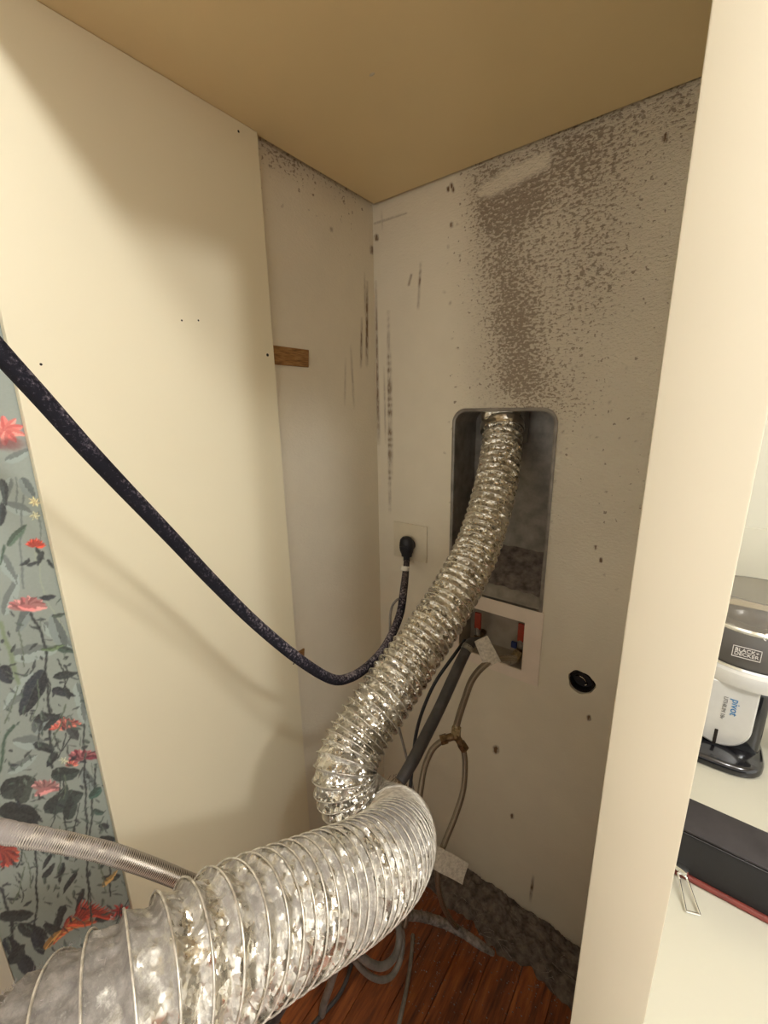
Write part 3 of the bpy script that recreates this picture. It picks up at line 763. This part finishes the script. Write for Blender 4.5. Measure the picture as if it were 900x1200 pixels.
# plug body: round-topped, angled downwards
def lathe_loops(c, prof, n=28, axis='z', sx=1, sy=1):
    L = []
    for (r_, h_) in prof:
        L.append([(c.x+r_*sx*math.cos(2*math.pi*k/n), c.y+r_*sy*math.sin(2*math.pi*k/n), c.z+h_) for k in range(n)])
    return L
pl = loft('plug', lathe_loops(pc, [(.001, .030), (.013, .028), (.020, .020), (.0225, .008), (.0225, -.006), (.020, -.018), (.0165, -.026), (.0165, -.031), (.0105, -.032), (.0105, -.046), (.0085, -.047), (.0085, -.058)], sy=.85), 'black_rubber', cord)
for k in range(3):
    cyl('finger_rib', (pc.x-.012, pc.y-.0195+.001*k, pc.z+.006-.008*k), (pc.x+.012, pc.y-.0195+.001*k, pc.z+.006-.008*k), .0016, 'black_rubber', pl, n=8)
cyl('prong_face', (pc.x, pc.y+.012, pc.z), (pc.x, WY-.0042, pc.z), .018, 'black_rubber', pl)
e0 = Vector((pc.x, pc.y, pc.z-.050))
cps = [(e0.x, e0.y, e0.z)]
for (x, y, d) in ((473.5, 688, .955), (468, 722, .91), (452, 757, .86), (432, 780, .81), (410, 794, .76), (388, 795.5, .725), (350, 772.5, .675), (300, 731, .63), (250, 682, .58), (200, 629, .52), (150, 577, .47), (100, 524, .425), (50, 468, .39), (0, 413, .36), (-60, 345, .335), (-130, 265, .32), (-200, 190, .31)):
    cps.append(tuple(atd(x, y, d)))
tube('cord', cps, [.0088]*2+[.0088]*17, 'dusty_cord', cord, step=.003, n=18)
wb0 = atd(474.6, 664, .962); wb1 = atd(474.4, 669, .960); cyl('white_band', wb0, wb1, .0100, 'white_band', cord)
settle(cord); tag(cord, 'thick dusty black dryer power cord sagging from the outlet to the left', 'cord')

# ------------------------------------------------------------------ foil duct
duct = empty('dryer_duct', (-.4, .5, .9))
ctrl = [  # pixel, pixel, distance, pitch (m), lint
    (588, 470, 1.085, .020, .0), (588, 520, 1.05, .020, .0), (580, 572, .99, .019, .0), (560, 640, .93, .018, .0), (527, 705, .86, .017, .0), (487, 765, .80, .016, .0),
    (449, 820, .74, .0155, .02), (417, 868, .70, .0130, .03), (404, 903, .672, .0100, .04), (411, 932, .665, .0090, .05), (438, 955, .67, .0095, .08), (464, 966, .635, .0095, .12), (467, 979, .575, .0105, .12), (461, 992, .52, .0110, .14), (446, 1010, .474, .0112, .15), (415, 1031, .432, .0115, .16),
    (375, 1051, .395, .0125, .16), (320, 1078, .355, .0145, .10), (255, 1112, .315, .0165, .08), (190, 1152, .287, .017, .10), (125, 1200, .266, .017, .34), (60, 1252, .252, .016, .75), (0, 1304, .244, .016, 1.0), (-60, 1360, .24, .016, 1.1)]
C = catmull([(*atd(x, y, d), pt, l) for (x, y, d, pt, l) in ctrl], 14)
C, s = resample(C, .0010); 
# smooth path a little
for _ in range(45): C[1:-1, :3] = (C[:-2, :3]+2*C[1:-1, :3]+C[2:, :3])/4
d = np.linalg.norm(np.diff(C[:, :3], axis=0), axis=1)
phase = np.r_[0, np.cumsum(d/((C[1:, 3]+C[:-1, 3])/2))]
T, A, B = frames(C[:, :3])
RD = .0510; nA = 120
# keep only rings spaced so that each turn has 12 samples
keep = [0]
for i in range(1, len(C)):
    if phase[i]-phase[keep[-1]] > .075: keep.append(i)
Ck = C[keep]; ph = phase[keep]; Ak = A[keep]; Bk = B[keep]; Tk = T[keep]
ang = 2*np.pi*np.arange(nA)/nA
V = []; L = []
for i in range(len(Ck)):
    pit = Ck[i, 3]; dep = min(.0064, pit*.46); lint_ = Ck[i, 4]
    for k in range(nA):
        a = ang[k]; f_ = (ph[i]+k/nA) % 1.0
        dv = Ak[i]*math.cos(a)+Bk[i]*math.sin(a)
        # wire crest at f=0, foil slack between, deepest just after the wire
        sag = dep*(math.sin(math.pi*min(1, f_/.52)/1)**1.0 if f_ < .26 else math.cos((f_-.26)/.74*math.pi/2)**1.1)
        q = Vector(Ck[i, :3]+dv*RD)
        cr = noise.noise(q*60)*.0026+noise.noise(q*150)*.0013
        cr -= abs(noise.noise(q*95+Vector((9, 0, 0))))*.0026
        cr *= min(1.15, max(.12, (pit-.0065)/.0085))*min(1, 5*min(f_, 1-f_)+.15)
        fl = 0
        if lint_ > .3:
            fl = (lint_-.3)*(.0018*max(0, noise.noise(q*30)+.5)+.0010*noise.noise(q*300)+.0015*noise.noise(q*900)+.002*max(0, dv[2]))
        V.append(Ck[i, :3]+dv*(RD-sag+cr+fl)); L.append(lint_+.25*max(0, dv[2])*(lint_ > .04)+(.20 if f_ < .30 and lint_ > .03 else 0))
F = [(i*nA+k, i*nA+(k+1) % nA, (i+1)*nA+(k+1) % nA, (i+1)*nA+k) for i in range(len(Ck)-1) for k in range(nA)]
foil = mesh_obj('foil_sleeve', V, F, 'foil', duct, True); set_attr(foil, 'lint', L)
# wire helix
turns = phase[-1]; nper = 44
tt = np.arange(0, turns-1, 1/nper)
idx = np.interp(tt, phase, np.arange(len(phase)))
def samp(arr): 
    i0 = np.floor(idx).astype(int); i1 = np.minimum(i0+1, len(arr)-1); fr = (idx-i0)[:, None]; return arr[i0]*(1-fr)+arr[i1]*fr
pc_ = samp(C[:, :3]); pa = samp(A); pb = samp(B); an = -2*np.pi*(tt % 1.0)
dirv = pa*np.cos(an)[:, None]+pb*np.sin(an)[:, None]
cl_ = np.interp(idx, np.arange(len(C)), np.linalg.norm(C[:, :3]-CAM, axis=1))
hx = pc_+dirv*(RD-.0013+.0018*np.clip((.92-cl_)/.12, 0, 1))[:, None]
lint_w = np.interp(idx, np.arange(len(C)), C[:, 4])
sel = lint_w < .62
hx = hx[sel]; Tn = np.gradient(hx, axis=0); Tn /= np.linalg.norm(Tn, axis=1)[:, None]
dn_ = dirv[sel]; bn = np.cross(Tn, dn_); k6 = np.arange(6)*np.pi/3
wr = .00092
V = (hx[:, None, :]+wr*(dn_[:, None, :]*np.cos(k6)[None, :, None]+bn[:, None, :]*np.sin(k6)[None, :, None])).reshape(-1, 3)
F = [(i*6+k, i*6+(k+1) % 6, (i+1)*6+(k+1) % 6, (i+1)*6+k) for i in range(len(hx)-1) for k in range(6)]
mesh_obj('wire_coil', V, F, 'foil_wire', duct, True)
# crumpled foil tape at the collar
V = []; F = []; n_ = 72; rows = 26
cum = np.r_[0, np.cumsum(d)]
for i in range(rows+1):
    m_ = int(np.searchsorted(cum, .088*i/rows)); c = C[m_, :3]
    for k in range(n_):
        a = 2*math.pi*k/n_; dv = A[m_]*math.cos(a)+B[m_]*math.sin(a); q = Vector(c+dv*.05)
        r_ = RD+.0016+.0022*noise.noise(q*50)+.0006*noise.noise(q*160)-(.003 if i in (17, 18) else 0)+(.0015 if i > 18 else 0)
        V.append(tuple(c+dv*r_))
for i in range(rows):
    for k in range(n_): F.append((i*n_+k, i*n_+(k+1) % n_, (i+1)*n_+(k+1) % n_, (i+1)*n_+k))
mesh_obj('foil_tape', V, F, 'foil_tape', duct, True)
# loose lint fuzz on the near end
V = []; F = []
for k in range(60000):
    i = int(np.searchsorted(Ck[:, 4], .35)) if False else rs.randint(0, len(Ck))
    if Ck[i, 4] < .22 or rs.rand()*1.1 > Ck[i, 4]: continue
    a = rs.uniform(0, 2*np.pi); dv = Ak[i]*math.cos(a)+Bk[i]*math.sin(a); p0 = Ck[i, :3]+dv*(RD-.001)
    u = rs.normal(size=3)*.6+dv*.9; u /= np.linalg.norm(u); ln_ = rs.uniform(.0015, .0045); p1 = p0+u*ln_; p2 = p1+rs.normal(size=3)*.0015
    sdv = np.cross(u, rs.normal(size=3)); sdv /= np.linalg.norm(sdv); sdv *= .00010; b0 = len(V)
    V += [p0-sdv, p0+sdv, p1+sdv, p1-sdv, p2]; F += [(b0, b0+1, b0+2, b0+3), (b0+3, b0+2, b0+4)]
o = mesh_obj('lint_fuzz', V, F, 'lint_grey', duct); o['kind'] = 'stuff'
settle(duct); tag(duct, 'long silver foil flexible dryer duct curving from the wall recess to the foreground', 'duct')

# ------------------------------------------------------------------ hoses
def hose(name, pix, rad, mat, label, cat='hose', lint=None, step=.004, group=None, extra=None, n=14, rough=0, tail=()):
    pts = [atd(*p) for p in pix]+[Vector(q_) for q_ in tail]
    e = empty(name, pts[-1]); tube('hose_body', pts, rad, mat, e, step=step, n=n, lint=lint, rough=rough)
    if extra: extra(e, pts)
    settle(e); return tag(e, label, cat, group)
# big braided hose on the left
hose('braided_hose', [(-70, 972, .34), (-20, 972, .345), (30, 980, .35), (80, 989, .36), (130, 1001, .37), (180, 1018, .385), (225, 1036, .40), (270, 1052, .42), (330, 1075, .47), (380, 1110, .60)],
     .0079, 'braided_steel', 'wide braided steel hose coming in from the left, lint on top, behind the foil duct', lint=[1.0, .8, .55, .40, .28, .12, .08, .05, .05, .05], step=.002, n=20)
def label_tag(e, pix, d0, d1, name='label_tag'):
    P4 = [atd(x, y, d0 if i in (0, 3) else d1) for i, (x, y) in enumerate(pix)]
    nrm = (P4[1]-P4[0]).cross(P4[3]-P4[0]).normalized()*.0012
    V = []; nn = 6
    for s_ in (0, 1):
        for i in range(nn+1):
            for j in range(nn+1):
                u, w = i/nn, j/nn
                p = P4[0].lerp(P4[1], u).lerp(P4[3].lerp(P4[2], u), w)
                p = p+nrm*(s_-.5)+nrm*1.2*math.sin(u*5+w*4)
                V.append(p)
    F = []; off = (nn+1)**2
    for i in range(nn):
        for j in range(nn):
            a = i*(nn+1)+j; F.append((a, a+1, a+nn+2, a+nn+1)); F.append((off+a, off+a+nn+1, off+a+nn+2, off+a+1))
    rim = [i*(nn+1) for i in range(nn+1)]+[nn*(nn+1)+j for j in range(1, nn+1)]+[i*(nn+1)+nn for i in range(nn-1, -1, -1)]+[j for j in range(nn-1, 0, -1)]
    for k in range(len(rim)): a = rim[k]; b3 = rim[(k+1) % len(rim)]; F.append((a, b3, off+b3, off+a))
    bm = bmesh.new(); vv = [bm.verts.new(v) for v in V]
    for f in F: bm.faces.new([vv[i] for i in f])
    return bm_obj(name, bm, 'label_paper', e, True)
# supply hose from the right valve to the splitter
vr = vR
def sup_extra(e, pts):
    label_tag(e, [(556, 752), (571, 744.5), (587, 775), (568, 783)], .97, .965)
    cyl('crimp_collar', atd(536, 846, .975), atd(534, 856, .975), .0085, 'brass_nut', e, n=8)
    cyl('elbow_nut', vr, vr+Vector((-.012, -.012, -.002)), .0125, 'steel_dull', e, n=8)
sup = [(603, 772, 1.03), (592, 771, 1.0), (580, 773, .98), (566, 781, .97), (553, 797, .965), (545, 818, .965), (539, 836, .97), (535, 850, .975)]
o = hose('supply_hose', sup, .0078, 'braided_thin', 'short braided hose with a crinkled white label, from right valve to brass splitter', extra=sup_extra, step=.003)
# splitter
sp = empty('hose_splitter', atd(534, 868, .975))
J = atd(534, 862, .975); Lp = atd(521, 866, .975); Rp = atd(542, 874, .975); U = atd(535, 852, .975)
cyl('union_nut', U, J, .0115, 'brass_nut', sp, n=6)
for p in (Lp, Rp):
    bm = cyl_bm(J, p, .0085, .0085, 16); bm_obj('branch', bm, 'brass', sp, True)
    dd = (p-J).normalized(); cyl('branch_nut', p-dd*.006, p+dd*.010, .0115, 'brass', sp, n=6)
bm = bmesh.new(); bmesh.ops.create_icosphere(bm, subdivisions=3, radius=.0115)
for v in bm.verts: v.co += J
bm_obj('body', bm, 'brass', sp, True)
settle(sp); tag(sp, 'small tarnished brass Y splitter joining three thin hoses', 'splitter')
hose('thin_hose', [(519, 867, .975), (507, 878, .975), (498, 898, .97), (493, 925, .96), (489, 955, .95), (484, 1000, .95), (480, 1055, .97), (474, 1085, .98)], .0068, 'braided_thin', 'thin braided hose curving down from the left outlet of the brass splitter')
def lh_extra(e, pts):
    label_tag(e, [(512, 991), (549, 1011), (542, 1037), (508, 1018)], .93, .95)
hose('thin_hose', [(543, 877, .975), (545, 895, .975), (543, 925, .97), (534, 955, .96), (522, 985, .95), (514, 1010, .95), (513, 1035, .97), (518, 1058, 1.02), (528, 1078, 1.12), (538, 1090, 1.22)], .0066, 'braided_thin', 'thin braided hose with a hanging white tag, from the right outlet of the brass splitter', extra=lh_extra)
# grey drain hose with frayed end
def drain_extra(e, pts):
    bm_V = []; F = []
    base = atd(468, 916, .86); dirn = (atd(466, 928, .85)-atd(478, 895, .87)).normalized()
    for k in range(60):
        off = Vector((rs.normal()*.008, rs.normal()*.006, rs.normal()*.006)); p0 = base+off; u = (dirn+Vector(rs.normal(size=3)*.45)).normalized()
        p1 = p0+u*rs.uniform(.008, .024); sd = u.cross(Vector((0, 1, 0))).normalized()*.0007; b0 = len(bm_V)
        bm_V += [p0-sd, p0+sd, p1]; F.append((b0, b0+1, b0+2))
    o = mesh_obj('frayed_end', bm_V, F, 'fray', e); o['kind'] = 'stuff'
    c1 = atd(549, 757, .985); c2 = atd(546, 762, .98); cyl('zip_tie', c1, c2, .0135, 'steel_dull', e, n=20)
hose('drain_hose', [(566, 752, 1.03), (552, 754, .99), (543, 769, .975), (530, 797, .95), (515, 830, .93), (499, 862, .91), (483, 893, .88), (469, 916, .86)], [.011, .0125, .0125, .0130, .0130, .0132, .0132, .012], 'grey_pipe', 'thick dark grey drain hose with a frayed lower end, running behind the foil duct', extra=drain_extra, n=18)
hose('black_tube', [(545, 750, 1.02), (532, 768, .99), (511, 798, .985), (497, 828, .98), (488, 858, .975), (484, 890, .97), (480, 930, .96)], .0040, 'black_rubber', 'narrow black tube beside the dark grey drain hose', 'tube', n=10)
hose('grey_cable', [(474, 700, .99), (464, 704, .985), (458, 716, .985), (457, 740, .985), (457, 775, .985), (460, 820, .985), (468, 855, .985), (477, 890, .985), (484, 925, .98), (490, 960, .98)], .0030, 'grey_tube', 'slim grey cable looping down from behind the black power cord', 'cable', n=10)
# hoses on and above the floor
hose('lint_covered_hose', [(430, 1078, .95), (455, 1074, 1.06), (485, 1073, 1.15), (512, 1079, 1.20), (540, 1092, 1.19), (562, 1107, 1.165), (578, 1117, 1.165)], [.011, .0115, .012, .0122, .0115, .0105, .007], 'lint_grey', 'hose end furred with grey lint lying beside the lint pile', lint=[.4]*7, rough=.0012, n=18)
hose('looped_hose', [(450, 1000, .86), (415, 1050, .80), (400, 1085, .80), (415, 1110, .86), (432, 1128, .92), (450, 1132, .96), (464, 1118, 1.0), (468, 1096, 1.02), (464, 1070, 1.01), (455, 1020, .98)], .0085, 'grey_tube', 'grey hose loop hanging just under the foil duct, upper of two', group='looped hoses')
hose('looped_hose', [(440, 1000, .93), (412, 1060, .91), (405, 1100, .92), (418, 1128, .96), (438, 1146, 1.01), (456, 1146, 1.05), (468, 1128, 1.08), (472, 1100, 1.10), (468, 1072, 1.08), (462, 1020, 1.05)], .0070, 'grey_tube', 'grey hose loop hanging lower, almost touching the first loop', group='looped hoses')
hose('floor_hose', [(440, 1010, .90), (412, 1055, .86), (400, 1090, .85), (398, 1115, .95), (390, 1145, 1.02), (380, 1175, 1.06), (368, 1215, 1.08)], .0095, 'grey_tube', 'pale grey hose running straight down from under the duct', tail=[(-.56, .25, .03), (-.50, .02, .02), (-.45, -.12, .06)])
hose('dark_ribbed_hose', [(464, 950, .86), (440, 1010, .82), (400, 1075, .77), (365, 1120, .75), (345, 1152, .82), (328, 1180, .87), (310, 1215, .92)], .0135, 'grey_pipe', 'dark ribbed hose dropping behind the near duct at the bottom edge', tail=[(-.56, .20, .25), (-.50, .0, .12), (-.44, -.12, .15)])
def fhose(name, pix, rad, mat, label, group=None):
    pts = [atz(x, y, rad+.0005) for x, y in pix]
    e = empty(name, pts[-1]); tube('hose_body', pts, rad, mat, e, step=.006, n=10); settle(e); return tag(e, label, 'hose', group)
fhose('flat_hose', [(484, 1095), (482, 1120), (478, 1150), (472, 1180), (464, 1215)], .0055, 'grey_tube', 'straight thin grey hose lying on the wood floor, right of the loops')
fhose('flat_hose', [(420, 1095), (412, 1130), (398, 1165), (372, 1195), (350, 1220)], .0055, 'grey_pipe', 'thin dark hose lying on the wood floor, left of the straight one')

# ------------------------------------------------------------------ lint pile along the wall base
V = []; F = []; nx_, ny = 230, 70
x0, x1 = WX+.16, GX0-.001
for i in range(nx_+1):
    x = x0+(x1-x0)*i/nx_; u = i/nx_
    depth = .125+.045*noise.noise(Vector((x*9, 0, 4)))+.018*noise.noise(Vector((x*40, 0, 1)))+.05*max(0, u-.8)*3
    for j in range(ny+1):
        w = j/ny; y = WY-.001-depth*w
        e = (1-w)**.8*.026*(1+.6*noise.noise(Vector((x*14, y*14, 2))))+.012*max(0, noise.noise(Vector((x*38, y*38, 5)))+.15)*(1-w**3)+.005*noise.noise(Vector((x*120, y*120, 7)))*(1-w**2)+.0022*noise.noise(Vector((x*330, y*330, 9)))
        e *= min(1, (1-w)*6)
        V.append((x, y, .0006+max(0, e)))
for i in range(nx_):
    for j in range(ny): a = i*(ny+1)+j; F.append((a, a+ny+1, a+ny+2, a+1))
lint = mesh_obj('lint_pile', V, F, 'lint_dark', None, True); lint['kind'] = 'stuff'
tag(lint, 'bank of grey dryer lint along the foot of the back wall', 'lint')
V = []; F = []
for k in range(420):
    x = rs.uniform(x0, x1); y = WY-rs.uniform(.0, .2)*rs.rand(); z = .006+rs.rand()*.02*(1-min(1, (WY-y)/.15)); p = np.array([x, y, z])
    ax = rs.normal(size=3); ax[2] *= .25; ax /= np.linalg.norm(ax); prev = p; bend = rs.normal(size=3)*.3; bend[2] *= .2
    wd = rs.uniform(.0002, .0006)
    for s_ in range(5):
        nx2 = prev+ax*rs.uniform(.004, .010); nx2[2] = max(.002, nx2[2]); ax = ax+bend*.5; ax /= np.linalg.norm(ax); b0 = len(V)
        nx2[1] = min(nx2[1], WY-.001); V += [prev-[0, 0, wd], prev+[0, wd, wd], nx2+[0, wd, wd], nx2-[0, 0, wd]]; F.append((b0, b0+1, b0+2, b0+3)); prev = nx2
o = mesh_obj('loose_fibers', V, F, 'lint_grey', lint); o['kind'] = 'stuff'
# small dust bits on the wood
V = []; F = []
for k in range(420):
    x = rs.uniform(-.55, GX0-.01); y = rs.uniform(.62, .88); r_ = rs.uniform(.0006, .0028)**1; b0 = len(V); n5 = 5
    for q_ in range(n5): a = 2*math.pi*q_/n5+k; V.append((x+r_*math.cos(a), y+r_*math.sin(a)*rs.uniform(.4, 1), .0006))
    V.append((x, y, .0006+r_*.6)); 
    for q_ in range(n5): F.append((b0+q_, b0+(q_+1) % n5, b0+n5))
o = mesh_obj('dust_specks', V, F, 'lint_grey', lint); o['kind'] = 'stuff'

# ------------------------------------------------------------------ handheld vacuum on its stand
vac = empty('handheld_vacuum', (.19, .90, CT))
vc = aty(866, 800, .92); vx = vc.x; vy = .925
def ell_loops(cx_, cy_, prof, rx, ry, n=48, p=2.0):
    out = []
    for (s_, z) in prof:
        l = []
        for k in range(n):
            a = 2*math.pi*k/n; c_, s2 = math.cos(a), math.sin(a); m_ = (abs(c_)**p+abs(s2)**p)**(-1/p)
            l.append((cx_+rx*s_*c_*m_, cy_+ry*s_*s2*m_, CT+z))
        out.append(l)
    return out
loft('charging_base', ell_loops(vx-.030, vy-.040, [(.97, .0003), (1, .003), (1, .010), (.96, .016), (.9, .0185), (.001, .0185)], .078, .072, p=3.2), 'black_plastic', vac)
loft('stand_back', ell_loops(vx-.020, vy-.030, [(1, .018), (1, .13), (.94, .138), (.001, .138)], .060, .028, p=5), 'black_plastic', vac)
# silver handle panel with rounded foot
pz0, pz1 = .019, .150; pts = []
bw_ = .046
out = [(-bw_, pz1), (bw_, pz1)]+[(bw_*math.cos(R(-90*k/10)) if False else bw_*math.cos(R(9*k)), pz0+.046-.046*math.sin(R(9*k))) for k in range(0, 21)]
fy = vy-.066
loops = []
for (yy, sc_) in ((fy+.02, 1.0), (fy+.001, 1.0), (fy-.003, .93)):
    loops.append([(vx-.021+x*sc_*.95, yy, CT+.087+(z-.087)*sc_) for x, z in out])
hp = loft('handle_panel', loops, 'silver_plastic', vac, close_last=True)
box('slot', (vx-.026, fy-.0042, CT+.022), (vx-.021, fy-.0025, CT+.052), 'dark_hole', hp, .0008, 1)
loft('collar_ring', ell_loops(vx+.006, vy, [(.92, .146), (1.0, .148), (1.03, .158), (1.0, .172), (.93, .176), (.001, .176)], .092, .078), 'silver_plastic', vac)
loft('chrome_band', ell_loops(vx+.006, vy, [(.94, .1755), (.955, .178), (.94, .182)], .092, .078), 'chrome', vac)
loft('dust_bowl', ell_loops(vx+.006, vy, [(.90, .181), (.95, .19), (.94, .215), (.90, .240), (.84, .246), (.6, .238), (.001, .235)], .092, .078), 'smoke_plastic', vac)
loft('filter_core', ell_loops(vx+.006, vy, [(.70, .182), (.70, .23), (.001, .231)], .092, .078), 'black_plastic', vac)
loft('inner_rim', ell_loops(vx+.006, vy, [(.86, .240), (.90, .248), (.86, .252), (.80, .248)], .092, .078), 'chrome', vac)
loft('clear_lid', ell_loops(vx+.006, vy+.004, [(.92, .250), (.93, .264), (.92, .292), (.88, .300), (.80, .300)], .092, .078), 'clear_plastic', vac)
tube('latch_ring', [(vx+.016+.007*math.cos(a), vy-.068, CT+.247+.007*math.sin(a)) for a in np.linspace(0, 2*math.pi, 12)], .0012, 'chrome', vac, n=6, step=.001)
def text(name, body, size, loc, rot, mat, parent, depth=.0004):
    cu = bpy.data.curves.new(name, 'FONT'); cu.body = body; cu.size = size; cu.extrude = depth; cu.align_x = 'CENTER'; cu.align_y = 'CENTER'; cu.space_line = .85
    o = bpy.data.objects.new(name, cu); col.objects.link(o); dg = bpy.context.evaluated_depsgraph_get(); me = bpy.data.meshes.new_from_object(o.evaluated_get(dg))
    bpy.data.objects.remove(o); me.materials.append(MATS[mat]); o = bpy.data.objects.new(name, me); col.objects.link(o)
    o.location = loc; o.rotation_euler = rot; o.parent = parent; return o
ly = vy-.0770; lq = aty(875, 766, ly); lx = lq.x; lz = lq.z
text('bowl_lettering', 'BLACK+\nDECKER', .0085, (lx, ly, lz), (R(90), 0, 0), 'logo_grey', vac)
bm = bmesh.new(); fx, fz, th = .0185, .0100, .0009
for (a1, b1) in (((-fx, fz-th), (fx, fz)), ((-fx, -fz), (fx, -fz+th)), ((-fx, -fz), (-fx+th, fz)), ((fx-th, -fz), (fx, fz))):
    box_bm((lx+a1[0], ly-.0004, lz+a1[1]), (lx+b1[0], ly+.0006, lz+b1[1]), 0, 1, bm)
bm_obj('lettering_frame', bm, 'logo_grey', vac)
text('panel_lettering', 'pivot', .016, (vx-.006, fy-.0034, CT+.104), (R(90), R(90), 0), 'logo_blue', hp)
text('panel_lettering', 'LITHIUM 18v', .0082, (vx-.020, fy-.0034, CT+.098), (R(90), R(90), 0), 'print_grey', hp)
cyl('power_lead_plug', (vx+.075, vy-.01, CT+.02), (vx+.105, vy+.02, CT+.05), .014, 'black_rubber', vac)
tube('power_lead', [(vx+.10, vy+.02, CT+.03), (vx+.15, vy+.03, CT+.006), (vx+.25, vy+.06, CT+.005)], .003, 'black_rubber', vac, n=8)
settle(vac); tag(vac, 'silver and smoky grey handheld vacuum on a glossy black base on the worktop', 'vacuum')

# ------------------------------------------------------------------ black case and its zip pull
case = empty('black_case', (.3, .65, CT))
fl = atz(850, 1054, CT); yf = fl.y
ztop = aty(850, 995, yf).z; yb = atz(850, 955, ztop).y
box('body', (.028, yf+.0005, CT+.004), (.40, yb, ztop-.001), 'bag_side', case, .004)
box('lid', (.027, yf-.001, ztop-.002), (.401, yb+.001, ztop+.0015), 'bag_fabric', case, .0015)
tube('piping', [(.028, yf-.001, CT+.0045), (.2, yf-.001, CT+.0045), (.40, yf-.001, CT+.0045)], .0042, 'red_piping', case, n=10)
tube('seam', [(.028, yf-.0005, ztop-.004), (.2, yf-.0005, ztop-.004), (.40, yf-.0005, ztop-.004)], .0012, 'black_plastic', case, n=8)
settle(case); tag(case, 'flat black fabric case with dark red piping, front of the worktop', 'case')
zp = empty('zip_pull', atz(803, 1045, CT))
q0 = atz(799, 1024, CT+.012); q1 = atz(812, 1070, CT+.002)
ax = (q1-q0).normalized(); sd = ax.cross(Vector((0, 0, 1))).normalized()
bm = bmesh.new(); 
loops_ = [q0-sd*.0045, q0+sd*.0045, q1+sd*.0075, q1-sd*.0075, q0-sd*.0045]
for k in range(4): cyl_bm(loops_[k], loops_[k+1], .0015, None, 10, bm)
bm_obj('pull_frame', bm, 'chrome', case, True)
s0 = atz(797, 1016, CT+.016)
bm = box_bm((-.010, -.006, -.004), (.010, .006, .004), .002, 2)
for v in bm.verts: v.co = Matrix.Rotation(R(-25), 3, 'Z') @ v.co + s0
bm_obj('slider', bm, 'chrome', case, True)
bpy.data.objects.remove(zp)
settle(case)
